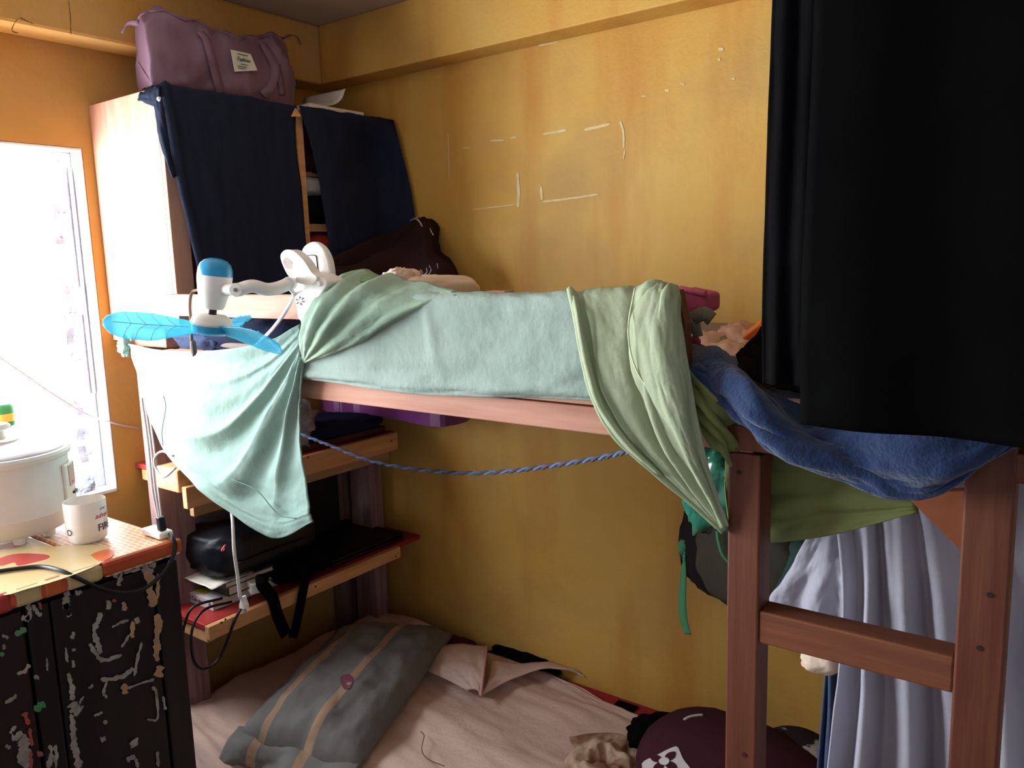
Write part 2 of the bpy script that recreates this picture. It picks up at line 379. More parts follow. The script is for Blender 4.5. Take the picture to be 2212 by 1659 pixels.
# flat marks on the back wall: tape residue and chipped paint
M_res = mat('tape_residue', '#ddcba4', '#d6bd86', rough=.8, nscale=40)
def stroke(pxs, wpx, plane, out, seed=0, jit=(.1, 1.6)):
    """irregular streak through pixels on a plane, as thin polygon"""
    r_ = random.Random(seed); c = cr([list(p) + [0] for p in pxs], max(7, len(pxs) * 6)); L, R_ = [], []; e1 = e2 = .8
    for i in range(len(c)):
        a = c[max(0, i - 1)]; b = c[min(len(c) - 1, i + 1)]; t = np.array([b[0] - a[0], b[1] - a[1]]); t /= np.linalg.norm(t) + 1e-9
        n_ = np.array([-t[1], t[0]]); e1 = .5 * e1 + .5 * r_.uniform(*jit); e2 = .5 * e2 + .5 * r_.uniform(*jit); en = 1 if 0 < i < len(c) - 1 else .3
        k1 = wpx * .5 * e1 * en; k2 = wpx * .5 * e2 * en
        L.append(P(c[i][0] + n_[0] * k1, c[i][1] + n_[1] * k1, **plane)); R_.append(P(c[i][0] - n_[0] * k2, c[i][1] - n_[1] * k2, **plane))
    n = len(c); o_ = Vector(out); vs = [p + o_ for p in L + R_] + [p for p in L + R_]; fs = []
    for i in range(n - 1): fs += [(i, i + 1, n + i + 1, n + i)]
    return vs[:2 * n], fs
marks = [([(1173, 290), (1225, 281)], 6), ([(1262, 281), (1318, 268)], 7), ([(1340, 262), (1347, 285), (1348, 320)], 5), ([(1118, 372), (1121, 415), (1119, 448)], 7), ([(1169, 402), (1171, 432)], 6),
         ([(1172, 436), (1230, 429), (1293, 420)], 5), ([(1060, 304), (1090, 303)], 4), ([(1102, 299), (1116, 296)], 4), ([(1020, 453), (1115, 442)], 3), ([(1000, 320), (1015, 319)], 3), ([(1384, 38), (1420, 26)], 16), ([(1428, 22), (1452, 16)], 5),
         ([(1552, 106), (1563, 108)], 8), ([(1553, 126), (1554, 132)], 7), ([(1164, 99), (1205, 91)], 4), ([(1437, 194), (1446, 197)], 5), ([(1470, 181), (1479, 183)], 4), ([(1298, 65), (1306, 61)], 4), ([(1580, 170), (1588, 171)], 4), ([(968, 285), (970, 330), (971, 385)], 2), ([(1350, 325), (1347, 345)], 3), ([(1386, 208), (1396, 208)], 3)]
for i, (pp, w_) in enumerate(marks):
    v, f = stroke(pp, w_, dict(y=YB), (0, -.0012, 0), i, (.55, 1.2))
    mk('tape_residue', v, f, M_res, wall_back, thick=.0008)
M_crack = mat('dark_crack', '#5c4318')
v, f = join([stroke([(148, 0), (152, 40), (153, 75)], 1.5, dict(x=-2.285), (.001, 0, 0), 3), stroke([(40, 38), (30, 52), (26, 66), (40, 72)], 2, dict(x=-2.285), (.001, 0, 0), 4), stroke([(42, 38), (72, 52)], 2, dict(x=-2.285), (.001, 0, 0), 5)])
mk('plaster_crack', v, f, M_crack, bpy.data.objects['trim_2'])
# ------------------------------------------------------------------ wall cabinet
YS = 1.22; XF = -2.05; ZT = .475; ZB = -.2
cab = empty('wall_cabinet', ((XA + XF) / 2, 1.65, CZ + ZB), 'pale plywood cabinet in the corner, front hung with navy curtains', 'cabinet')
box('side_panel', V(XA + .001, YS, ZB), V(XF, YS + .018, ZT), M_ply, cab)
box('side_panel', V(XA + .001, YB - .02, ZB), V(XF, YB - .002, ZT), M_ply, cab)
box('top_board', V(XA + .001, YS + .018, ZT - .018), V(XF, YB - .02, ZT), M_ply, cab)
box('bottom_board', V(XA + .001, YS + .018, ZB), V(XF, YB - .02, ZB + .018), M_ply, cab)
box('back_board', V(XA + .001, YS + .018, ZB + .018), V(XA + .006, YB - .02, ZT - .018), M_ply, cab)
ydiv = P(640, 240, x=XF).y
box('divider', V(XA + .006, ydiv - .008, ZB + .018), V(XF, ydiv + .008, ZT - .018), M_ply, cab)
q = P(680, 492, x=XF)
box('shelf', Vector((XA + .006, ydiv + .008, q.z - .012)), Vector((XF - .002, YB - .02, q.z + .012)), M_pine, cab)
q = P(672, 372, x=XF)
box('shelf', Vector((XA + .006, ydiv + .008, q.z - .009)), Vector((XF - .03, YB - .02, q.z + .005)), M_ply, cab)
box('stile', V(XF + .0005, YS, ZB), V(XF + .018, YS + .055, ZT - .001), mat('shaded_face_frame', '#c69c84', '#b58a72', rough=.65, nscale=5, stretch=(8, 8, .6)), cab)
box('stile', V(XF + .0005, ydiv - .016, ZB), V(XF + .015, ydiv + .010, ZT - .001), M_pine, cab)
box('bottom_rail', V(XA + .19, YS - .045, ZB - .005), V(XF + .02, YS - .0005, ZB + .045), mat('pink_lauan_block', '#c9907a', '#b47c66', rough=.6, nscale=5, stretch=(.8, 8, 8)), cab)
# clothes seen through the curtain gap
zs = CZ + .118
for i, (c_, dz, h_, nm, lb, ct) in enumerate([('#3b1c1e', 0, .07, 'folded_shirt', 'dark maroon folded shirt at the top of the curtain gap', 'shirt'),
        ('#cfc8c4', 0, .06, 'folded_shirt', 'white crumpled shirt seen in the cabinet through the curtain gap', 'shirt'), ('#15151d', 0, .06, 'folded_shirt', 'black folded shirt under the white one in the cabinet', 'shirt'), ('#b03a30', 0, .05, 'folded_shirt', 'red folded shirt at the bottom of the curtain gap', 'shirt')]):
    a_, b_ = [(672, 350), (668, 402), (672, 448), (684, 530)][i]
    q = P(a_, b_, x=XF - .035)
    o = blob(nm, q + Vector((-.03, .03, 0)), ((.06, 0, 0), (0, .075, 0), (0, 0, .040 if i != 1 else .03)), cloth('stored_shirt_%d' % i, c_), e=(.7, .7), nse=(.12, 4), seed=i + 3, nu=36, nv=20)
    tag(o, lb, ct, 'clothes inside the cabinet')
# curtains
XC = XF + .024
def navy_fold(u, v): return .006 * math.sin(u * 5 + v * 2) * (.3 + v) + .010 * math.exp(-((u - .04) / .03) ** 2)
ct1 = empty('cabinet_curtain', V(XC, 1.45, -.15), 'navy cloth panel over the left half of the cabinet', 'curtain', 'cabinet curtains')
rows = [[P(346, 186, x=XC - .02), P(440, 199, x=XC - .02), P(540, 214, x=XC - .02), P(640, 229, x=XC - .02)],
        [P(345, 190, x=XC + .004), P(440, 203, x=XC + .004), P(540, 218, x=XC + .004), P(641, 233, x=XC + .004)],
        [P(356, 260, x=XC + .012), P(450, 275, x=XC + .01), P(545, 290, x=XC + .01), P(638, 300, x=XC + .005)],
        [P(375, 370, x=XC + .022), P(470, 385, x=XC + .02), P(560, 395, x=XC + .016), P(652, 400, x=XC + .01)],
        [P(402, 490, x=XC + .03), P(490, 500, x=XC + .03), P(575, 510, x=XC + .02), P(661, 520, x=XC + .01)],
        [P(425, 600, x=XC + .035), P(500, 610, x=XC + .035), P(590, 615, x=XC + .03), P(672, 620, x=XC + .02)],
        [P(436, 690, x=XC + .035), P(510, 695, x=XC + .035), P(595, 700, x=XC + .03), P(675, 700, x=XC + .02)]]
sheet('cloth_panel', rows, M_navy, ct1, 50, 60, disp=navy_fold, wr=(.004, 6), seed=2, side=(1, 0, 0))
rows = [[P(332, 190, y=YS - .006), P(340, 186, y=YS - .008), P(349, 187, x=XC + .008)], [P(334, 230, y=YS - .006), P(342, 240, y=YS - .010), P(352, 232, x=XC + .012)],
        [P(345, 300, y=YS - .006), P(352, 310, y=YS - .01), P(364, 305, x=XC + .018)], [P(372, 380, y=YS - .004), P(374, 385, y=YS - .006), P(380, 380, x=XC + .024)]]
sheet('returned_edge', rows, M_navy, ct1, 12, 24, wr=(.004, 5), seed=5)
rows = [[P(345, 184, x=XC - .03), P(325, 188, y=YS + .03), P(308, 194, y=YS + .03)], [P(344, 190, y=YS - .010), P(322, 196, y=YS - .010), P(302, 204, y=YS - .008)],
        [P(342, 212, y=YS - .011), P(322, 214, y=YS - .014), P(299, 214, y=YS - .010)], [P(336, 232, y=YS - .008), P(318, 224, y=YS - .012), P(302, 217, y=YS - .008)]]
sheet('corner_flap', rows, M_navy, ct1, 16, 20, wr=(.003, 5), seed=8)
lathe('push_pin', [(0, .006), (.004, .005), (.006, .001), (.006, -.001), (0, -.001)], P(344, 214, y=YS - .022), M_plastw, ct1, 12, ax=(0, -1, .3))
ct2 = empty('cabinet_curtain', V(XC, 1.9, -.1), 'navy cloth panel over the right half of the cabinet against the yellow wall', 'curtain', 'cabinet curtains')
rows = [[P(650, 232, x=XC - .02), P(720, 243, x=XC - .02), P(790, 253, x=XC - .02), P(851, 262, x=XC - .02)],
        [P(648, 236, x=XC + .004), P(720, 247, x=XC + .004), P(790, 257, x=XC + .004), P(851, 266, x=XC + .004)],
        [P(672, 320, x=XC + .01), P(735, 328, x=XC + .012), P(805, 332, y=2.02), P(868, 330, y=2.075)],
        [P(692, 420, x=XC + .02), P(750, 424, x=XC + .02), P(825, 425, y=2.02), P(889, 420, y=2.08)],
        [P(706, 520, x=XC + .03), P(765, 524, x=XC + .03), P(838, 522, y=2.02), P(900, 510, y=2.08)],
        [P(712, 610, x=XC + .03), P(770, 612, x=XC + .03), P(842, 610, y=2.02), P(905, 605, y=2.08)]]
sheet('cloth_panel', rows, M_navy, ct2, 44, 50, disp=lambda u, v: .010 * math.sin(u * 9 + 1) * v * (1 - u), wr=(.004, 5), seed=4, side=(1, 0, 0))
v, f = plateg([P(637, 234, x=XC + .012), P(650, 252, x=XC + .012), P(628, 252, x=XC + .012)], (.004, 0, 0))
mk('tape_corner', v, f, M_pine, ct1)
# ------------------------------------------------------------------ duffel bag on the cabinet
bag = empty('duffel_bag', V(-2.2, 1.5, ZT), 'mauve nylon duffel bag with two carry straps and a printed label', 'bag')
def bagsec(y, x0, x1, zb, zt, k=28):
    out = []
    for i in range(k):
        a = 2 * math.pi * i / k; c, s = math.cos(a), math.sin(a); e = .5
        zz = math.copysign(abs(s) ** e, s); xx = math.copysign(abs(c) ** e, c) * (1 - .48 * max(0, zz) ** 1.5)
        x_ = (x0 + x1) / 2 + (x1 - x0) / 2 * xx
        out.append(Vector((x_, y + .40 * (-2.09 - x_), CZ + (zb + zt) / 2 + (zt - zb) / 2 * zz)))
    return out
secs = [(1.232, -2.24, -2.14, .55, .62), (1.234, -2.29, -2.11, .50, .668), (1.245, -2.31, -2.09, .482, .69), (1.31, -2.325, -2.075, .477, .722), (1.40, -2.33, -2.07, .477, .705), (1.50, -2.33, -2.07, .477, .692), (1.60, -2.33, -2.08, .477, .704), (1.68, -2.32, -2.085, .478, .722), (1.722, -2.30, -2.11, .49, .715), (1.732, -2.25, -2.16, .56, .66)]
S = [bagsec(*s) for s in secs]; NB, NK = 90, 56
cols = [cr([s[k] for s in S], NB) for k in range(28)]
grid = [cr([Vector(cols[k % 28][i]) for k in range(29)], NK + 1)[:NK] for i in range(NB)]
vs, fs = [], []
for i in range(NB):
    ctr_ = Vector(grid[i].mean(axis=0))
    for k in range(NK):
        p = Vector(grid[i][k]); n = (p - ctr_); n.y *= .3; n.normalize()
        r1 = noise.noise(Vector((p.y * 9 + p.z * 5, p.z * 8 - p.y * 3, p.x * 4))); r2 = noise.noise(Vector((p.y * 16 - p.z * 14, p.z * 11, 3 + p.x * 6)))
        d = .034 * (.22 - abs(r1)) + .016 * (.25 - abs(r2)) + .004 * noise.noise(p * 40)
        if p.z < CZ + ZT + .02: d = min(d, 0)
        q = p + n * d; q.z = max(q.z, CZ + ZT + .002); vs.append(q)
for i in range(NB - 1):
    for k in range(NK): fs.append((i * NK + k, i * NK + (k + 1) % NK, (i + 1) * NK + (k + 1) % NK, (i + 1) * NK + k))
fs += [tuple(range(NK)), tuple(range((NB - 1) * NK, NB * NK))]
bb = mk('bag_body', vs, fs, M_mauve, bag, smooth=True)
ob = caster(bb)
def onb(l, off=.004): return [h for h in (ob(a, b, off) for a, b in l) if h is not None]
ribbon('carry_strap', onb([(432, 72), (444, 88), (454, 120), (462, 150), (470, 180), (478, 198)], .005), .028, M_strapm, bag, n=30)
ribbon('carry_strap', onb([(566, 98), (584, 128), (590, 155), (583, 185), (566, 206)], .008), .026, M_strapm, bag, n=30, twist=lambda t: .7 * math.sin(t * 3))
ribbon('carry_strap', onb([(598, 140), (604, 175), (608, 205)], .004), .022, M_strapm, bag, n=14)
crest = []
for a in range(300, 626, 8):
    for b in range(20, 140, 2):
        h = ob(a, b, .001)
        if h is not None: h2 = ob(a, b + 5, .001); crest.append(h2 if h2 is not None else h); break
tube('zip_seam', crest, .0035, M_strapm, bag, n=90)
tube('end_seam', onb([(283, 62), (288, 100), (300, 135), (318, 165), (332, 182)], .0), .003, M_strapm, bag, n=30)
ribbon('zip_pull', [P(300, 50, y=1.27), P(282, 50, y=1.262), P(270, 57, y=1.255), P(263, 70, y=1.252)], .014, M_strapm, bag, wdir=(1, 0, .3), n=10)
ribbon('zip_pull', [P(606, 84, x=-2.17), P(626, 76, x=-2.15), P(640, 80, x=-2.14), P(648, 96, x=-2.13)], .012, mat('brown_tab', '#7c5a48'), bag, n=10)
lq = onb([(493, 112), (533, 120), (547, 154), (502, 156)], .014)
lab = plate('label_patch', lq, (.002, 0, 0), mat('label_cloth', '#d3d3c6', rough=.9), bag, plabel='white printed label patch')
M_ink = mat('dark_label_ink', '#3a3a44')
ux = (lq[1] - lq[0]); uy = (lq[0] - lq[3])
ctr = sum(lq, Vector()) / 4 + Vector((.0032, 0, 0))
place_text('label_lettering', 'Fashion', .017, ctr + uy.normalized() * .004, ux, uy, M_ink, lab, shear=.35)
for k_, w_ in ((.6, .5), (-.3, .35), (-.55, .7), (-.72, .7)):
    c_ = ctr + uy * .5 * k_; u_ = ux.normalized() * (ux.length * w_ / 2)
    beam('label_line', c_ - u_, c_ + u_, .001, .0016, M_ink, lab, up=uy, bevel=0)
# papers on the cabinet
o = box('paper_stack', V(-2.32, 1.755, ZT + .001), V(-2.072, 1.985, ZT + .034), M_paper); tag(o, 'thin stack of white paper on top of the cabinet', 'paper')
o = sheet('curled_paper', [[V(-2.30, 1.77, .514), V(-2.2, 1.77, .514), V(-2.09, 1.77, .514)], [V(-2.30, 1.85, .517), V(-2.2, 1.85, .517), V(-2.09, 1.85, .517)], [V(-2.30, 1.90, .540), V(-2.2, 1.90, .54), V(-2.09, 1.90, .54)], [V(-2.30, 1.925, .580), V(-2.2, 1.925, .580), V(-2.09, 1.925, .580)]], M_paper, None, 8, 20, thick=.001)
tag(o, 'white sheet curling up from the paper stack', 'paper')
# ------------------------------------------------------------------ bunk bed
YR = 1.10
bed = empty('bunk_bed', (-1.0, 1.6, 0), 'wooden bunk bed with reddish ladder along the yellow wall', 'bunk bed')
beam('guard_rail', V(-1.912, YR + .016, -.084), V(-.535, YR + .016, -.084), .032, .052, M_pinex, bed)
for x_ in (-1.30, -.90): box('guard_post', V(x_, YR + .033, -.24), V(x_ + .045, YR + .06, -.052), M_pinex, bed)
plate('guard_post', [P(1440, 628, y=YR - .002), P(1464, 626, y=YR - .002), P(1480, 700, y=YR - .002), P(1486, 900, y=YR - .002), P(1460, 900, y=YR - .002)], (0, .022, 0), M_lad, bed)
beam('side_rail', V(-1.93, YR + .015, -.216), V(-.03, YR + .015, -.216), .03, .036, mat('pale_rail_strip', '#c99c82', '#b8876e', rough=.7, nscale=5, stretch=(.6, 8, 8), bump=.1, bscale=22, bstretch=(.5, 8, 8)), bed)
beam('side_rail', V(-1.93, YR + .024, -.256), V(-.40, YR + .024, -.262), .03, .044, M_pinex, bed)
beam('side_rail', V(-.445, YR + .022, -.262), V(-.03, YR + .022, -.262), .04, .036, M_ladx, bed)
box('side_rail', V(-1.93, YB - .04, -.28), V(-.03, YB - .005, -.20), M_pinex, bed)
box('deck_board', V(-1.93, YR + .04, -.215), V(-.03, YB - .045, -.2), M_pinex, bed)
box('end_rail', V(-.028, YR + .05, -.30), V(.005, YB - .005, -.06), M_lad, bed)
for x0, x1 in ((-.433, -.385), (-.131, -.077)):
    b_ = YR + .05
    box('ladder_post', Vector((x0, YR, 0)), V(x1, b_, -.284 if x0 < -.3 else -.20), M_lad, bed, bevel=.003)
zr = (P(1640, 1316, y=YR).z + P(2065, 1430, y=YR).z) / 2 - CZ
for z_ in (zr, zr - .32, zr - .64): box('rung', V(-.385, YR + .003, z_ - .05), V(-.131, YR + .048, z_), M_ladx, bed, bevel=.003)
plate('corner_brace', [P(1950, 1065, y=YR + .055), P(2092, 1060, y=YR + .055), P(2092, 1208, y=YR + .055)], (0, .02, 0), mat('orange_plywood_brace', '#8f5233', '#80462a', rough=.6, nscale=5, stretch=(3, 3, 3)), bed)
for q in (P(2116, 1400, y=YR), P(2138, 1285, y=YR), P(1608, 1630, y=YR), P(1596, 1020, y=YR)):
    lathe('nail_hole', [(0, .0005), (.0035, .0005), (.0035, -.001)], q + Vector((0, -.0006, 0)), M_hole, bed, 8, ax=(0, -1, 0))
ZL = -1.37
box('lower_deck', V(-2.3, YR + .02, ZL - .12), V(-.03, YB - .003, ZL - .09), M_lad, bed)
box('lower_rail', V(-2.3, YR - .01, ZL - .20), V(-.03, YR + .02, ZL - .08), M_lad, bed)
for x_, y_ in ((-2.25, YR + .03), (-.10, YB - .06), (-2.25, YB - .06)): box('bed_leg', Vector((x_, y_, 0)), V(x_ + .05, y_ + .05, ZL - .12), M_lad, bed)
for x_ in (-.08,): box('corner_post', Vector((x_, YB - .055, 0)), V(x_ + .05, YB - .006, -.2), M_lad, bed)
# upper mattress
o = blob('thin_mattress', V(-1.0, 1.6, -.188), ((.90, 0, 0), (0, .44, 0), (0, 0, .012)), cloth('mattress_ticking', '#8d8078', '#7f736c'), e=(.25, .2), nse=(.01, 3), flat=CZ - .199); tag(o, 'thin foam mattress on the upper bunk behind the guard rail', 'mattress')
# ------------------------------------------------------------------ mint sheets
# main sheet wrapped over the guard rail
ms = empty('bed_sheet', V(-1.0, YR, -.25), 'smooth mint green sheet wrapped over the upper guard rail', 'sheet')
def row(pxs, y): return [P(a, b, y=(y if len(q) == 2 else q[2])) for q in pxs for a, b in [q[:2]]]
rows = [row([(640, 690), (760, 650), (900, 650), (1050, 650), (1200, 650), (1330, 650)], YR + .10),
        row([(645, 668), (770, 625), (900, 636), (1050, 640), (1200, 640), (1330, 640)], YR + .055),
        row([(648, 664), (770, 618), (900, 630), (1050, 635), (1200, 634), (1330, 634)], YR + .02),
        row([(650, 680), (770, 640), (900, 645), (1050, 645), (1200, 645), (1330, 645)], YR - .012),
        row([(652, 720), (770, 700), (900, 700), (1050, 702), (1200, 705), (1330, 705)], YR - .016),
        row([(652, 770), (770, 770), (900, 775), (1050, 778), (1200, 785), (1330, 790)], YR - .022),
        row([(651, 803), (770, 815), (900, 826), (1050, 832), (1200, 836), (1330, 840)], YR - .018),
        row([(650, 817), (770, 834), (900, 851), (1050, 857), (1200, 861), (1330, 864)], YR - .012)]
def mid(u, v):
    d = .0
    if v > .35:
        d += .004 * math.sin((v - .35) * 26) * math.exp(-((v - .85) / .1) ** 2)
        d += .005 * math.exp(-((u - .42 - .12 * (v - .4)) / .012) ** 2) * math.exp(-((v - .6) / .15) ** 2)
        d += .006 * noise.noise(Vector((u * 5 + v * 2, v * 4, 1)))
    return d
sheet('sheet_panel', rows, M_mint, ms, 90, 60, disp=mid, wr=(.003, 9), seed=3, side=(0, -1, 0))
# bunched twist at its left end, folds fanning from the pinch
A0 = (657, 782)
def fan(path, ys): return [P(a, b, y=y_) for (a, b), y_ in zip(path, ys)]
rows = [fan([A0, (648, 725), (668, 665), (715, 618), (760, 596)], [YR - .03, YR - .045, YR - .045, YR - .02, YR + .05]),
        fan([A0, (662, 735), (690, 670), (735, 620), (790, 590)], [YR - .03, YR - .055, YR - .06, YR - .03, YR + .05]),
        fan([A0, (676, 740), (720, 675), (775, 625), (840, 597)], [YR - .03, YR - .055, YR - .06, YR - .03, YR + .05]),
        fan([A0, (692, 748), (750, 690), (815, 640), (895, 606)], [YR - .03, YR - .050, YR - .05, YR - .03, YR + .04]),
        fan([A0, (710, 758), (780, 715), (850, 670), (975, 628)], [YR - .03, YR - .042, YR - .04, YR - .035, YR + .01]),
        fan([A0, (712, 768), (784, 738), (855, 695), (982, 634)], [YR - .03, YR - .030, YR - .028, YR - .024, YR - .014])]
def fans(u, v):
    s = min(1, u * 2.2) * (1 - .45 * u)
    return s * (.015 * (abs(math.sin(v * 9.5 + .4 * u)) ** 1.0 - .5) + .006 * math.sin(v * 27 + u * 3))
sheet('bunched_fold', rows, thinfabric('mint_sage_cotton', '#aec4ae', '#a3bcaa', tr=.25, nscale=4), ms, 50, 90, disp=fans, wr=(.003, 8), seed=9, side=(0, -1, 0))
rows = [[P(700, 640, y=YR + .05), P(730, 600, y=YR + .05), P(780, 583, y=YR + .06), P(815, 592, y=YR + .07), P(850, 604, y=YR + .08)],
        [P(705, 650, y=YR + .01), P(740, 605, y=YR + .02), P(785, 596, y=YR + .03), P(820, 600, y=YR + .04), P(852, 608, y=YR + .05)],
        [P(720, 660, y=YR + .0), P(755, 620, y=YR + .0), P(795, 606, y=YR + .01), P(825, 608, y=YR + .02), P(856, 612, y=YR + .03)]]
sheet('selvedge_fold', rows, thinfabric('leaf_green_cotton', '#8fa882', '#849e78', tr=.2), ms, 24, 12, wr=(.003, 5), seed=2)
# hanging left cloth
hs = empty('hanging_cloth', V(-1.7, YR, -.65), 'mint cloth tied to the cabinet corner, hanging in swags below the blue fan', 'cloth')
HY = YR - .035
yl = YR + .06
rows = [[P(648, 700, y=HY), P(575, 738, y=HY), P(470, 757, y=HY + .01), P(360, 757, y=HY + .04), P(272, 742, y=yl)],
        [P(648, 714, y=HY), P(570, 775, y=HY), P(470, 800, y=HY), P(375, 797, y=HY + .03), P(280, 756, y=yl)],
        [P(648, 726, y=HY), P(565, 805, y=HY), P(475, 850, y=HY), P(385, 850, y=HY + .02), P(292, 790, y=yl)],
        [P(648, 738, y=HY), P(562, 845, y=HY), P(480, 910, y=HY), P(395, 915, y=HY + .02), P(312, 860, y=yl - .01)],
        [P(648, 750, y=HY), P(566, 870, y=HY), P(495, 955, y=HY), P(425, 985, y=HY + .01), P(346, 966, y=yl - .03)],
        [P(648, 760, y=HY), P(585, 885, y=HY), P(525, 990, y=HY), P(472, 1035, y=HY), P(418, 1042, y=HY + .02)],
        [P(649, 768, y=HY), P(605, 890, y=HY), P(560, 1010, y=HY), P(525, 1080, y=HY), P(492, 1106, y=HY)],
        [P(650, 775, y=HY), P(625, 890, y=HY), P(605, 1015, y=HY), P(597, 1100, y=HY), P(592, 1162, y=HY)],
        [P(651, 780, y=HY), P(640, 890, y=HY), P(648, 1010, y=HY), P(664, 1090, y=HY), P(674, 1128, y=HY)]]
def swag(u, v):
    s = math.sin(math.pi * min(1, u * 1.15 + .02)) ** .7 if u < .87 else .3
    return s * (.016 * (1 - 2 * abs(math.sin(v * 14 + .4))) * (.5 + .5 * v) + .010 * math.sin(v * 17 + 2 + u) + .004 * math.sin(v * 46 + u * 2)) * (.5 + .5 * v)
M_hang = thinfabric('pale_mint_muslin', '#9db6ad', '#93ada3', tr=.25, nscale=4)
sheet('draped_panel', rows, M_hang, hs, 80, 130, disp=swag, wr=(.004, 6), seed=6, side=(0, -1, 0))
v, f = blobg(P(268, 748, y=yl - .005), ((.018, 0, .006), (0, .014, 0), (-.004, 0, .024)), e=(.8, .8), nse=(.6, 2.2), seed=3, nu=20, nv=14); mk('knot', v, f, M_hang, hs, smooth=True)
rows = [[P(268, 748, y=yl), P(300, 768, y=yl - .02), P(340, 790, y=yl - .02)], [P(266, 742, y=yl), P(300, 764, y=yl - .03), P(345, 786, y=yl - .03)]]
M_stitch = mat('dark_seam_thread', '#5b7a72')
tube('seam', [P(500, 1035, y=HY - .014), P(555, 1060, y=HY - .016), P(600, 1110, y=HY - .014), P(640, 1120, y=HY - .012)], .0012, M_stitch, hs, n=24, seg=5)
tube('seam', [P(353, 855, y=HY + .01), P(358, 880, y=HY + .008), P(350, 930, y=HY + .008), P(352, 962, y=HY + .01)], .0012, M_stitch, hs, n=20, seg=5)
# right folded sheet
rs = empty('folded_sheet', V(-.6, YR, -.4), 'sage green sheet folded over the guard rail end, trailing to a point', 'sheet')
rows = [row([(1235, 650), (1290, 645), (1360, 640), (1420, 632), (1455, 640)], YR + .09),
        row([(1225, 634), (1290, 627), (1360, 620), (1420, 612), (1452, 622)], YR + .04),
        row([(1228, 636), (1290, 632), (1360, 628), (1425, 616), (1458, 630)], YR - .01),
        row([(1240, 690), (1305, 690), (1370, 690), (1425, 680), (1468, 680)], YR - .035),
        row([(1258, 780), (1320, 780), (1380, 780), (1435, 770), (1480, 765)], YR - .045),
        row([(1280, 860), (1340, 865), (1400, 865), (1455, 855), (1495, 840)], YR - .045),
        row([(1325, 940), (1380, 950), (1430, 945), (1475, 935), (1506, 920)], YR - .04),
        row([(1405, 1010), (1440, 1015), (1470, 1010), (1500, 1000), (1520, 985)], YR - .03),
        row([(1490, 1085), (1505, 1085), (1518, 1080), (1532, 1070), (1544, 1060)], YR - .015),
        row([(1562, 1148), (1563, 1148), (1565, 1146), (1566, 1144), (1568, 1142)], YR - .006)]
def rdrape(u, v):
    a = math.sin(math.pi * min(1, max(0, (v - .12) / .85)))
    d = .016 * math.exp(-((u - .62 + .25 * (v - .3)) / .07) ** 2) * a - .014 * math.exp(-((u - .50 + .25 * (v - .3)) / .05) ** 2) * a
    d += .008 * math.exp(-((u - .03) / .03) ** 2) - .006 * math.exp(-((u - .10) / .03) ** 2)
    return d + .006 * noise.noise(Vector((u * 6, v * 5, 7))) * a
sheet('draped_panel', rows, M_sage, rs, 70, 90, disp=rdrape, wr=(.003, 7), seed=8, side=(0, -1, 0))
rows = [[P(1236, 640, y=YR - .02), P(1243, 690, y=YR - .045), P(1262, 790, y=YR - .055), P(1290, 880, y=YR - .055), P(1350, 962, y=YR - .045), P(1420, 1025, y=YR - .035)],
        [P(1241, 640, y=YR - .024), P(1249, 690, y=YR - .052), P(1268, 790, y=YR - .061), P(1297, 880, y=YR - .061), P(1356, 962, y=YR - .049), P(1424, 1027, y=YR - .04)],
        [P(1247, 640, y=YR - .02), P(1256, 690, y=YR - .045), P(1276, 790, y=YR - .055), P(1306, 880, y=YR - .055), P(1364, 962, y=YR - .045), P(1428, 1027, y=YR - .035)]]
sheet('rolled_hem', rows, M_sage, rs, 40, 8, wr=(.002, 5), seed=2)
tube('seam', [P(1372, 622, y=YR - .030), P(1358, 700, y=YR - .062), P(1362, 760, y=YR - .066), P(1380, 810, y=YR - .066), P(1410, 850, y=YR - .06)], .0014, mat('cream_thread', '#c8cfae'), rs, n=30, seg=5)
lobe = [((1400, 628), (1425, 612), (1445, 612), (1462, 628)), ((1378, 660), (1410, 640), (1440, 636), (1468, 655)), ((1364, 720), (1400, 715), (1440, 710), (1476, 708)), ((1370, 790), (1405, 790), (1448, 785), (1486, 778)), ((1392, 855), (1425, 858), (1465, 855), (1500, 845)), ((1432, 930), (1458, 935), (1485, 930), (1511, 920)), ((1482, 1010), (1498, 1012), (1514, 1008), (1528, 998)), ((1532, 1085), (1538, 1086), (1545, 1082), (1551, 1074)), ((1563, 1140), (1564, 1140), (1566, 1138), (1568, 1136))]
yo = [(.012, -.01, -.01, .02), (-.035, -.050, -.048, -.02), (-.044, -.068, -.062, -.044), (-.052, -.076, -.068, -.050), (-.054, -.074, -.068, -.050), (-.046, -.064, -.06, -.046), (-.034, -.046, -.044, -.034), (-.018, -.024, -.024, -.018), (-.008, -.010, -.010, -.008)]
sheet('overlapping_fold', [[P(a, b, y=YR + q) for (a, b), q in zip(r_, y_)] for r_, y_ in zip(lobe, yo)], M_sage, rs, 44, 70, wr=(.004, 5), seed=13, side=(0, -1, 0), disp=lambda u, v: .004 * math.sin(u * 9 + v * 5))
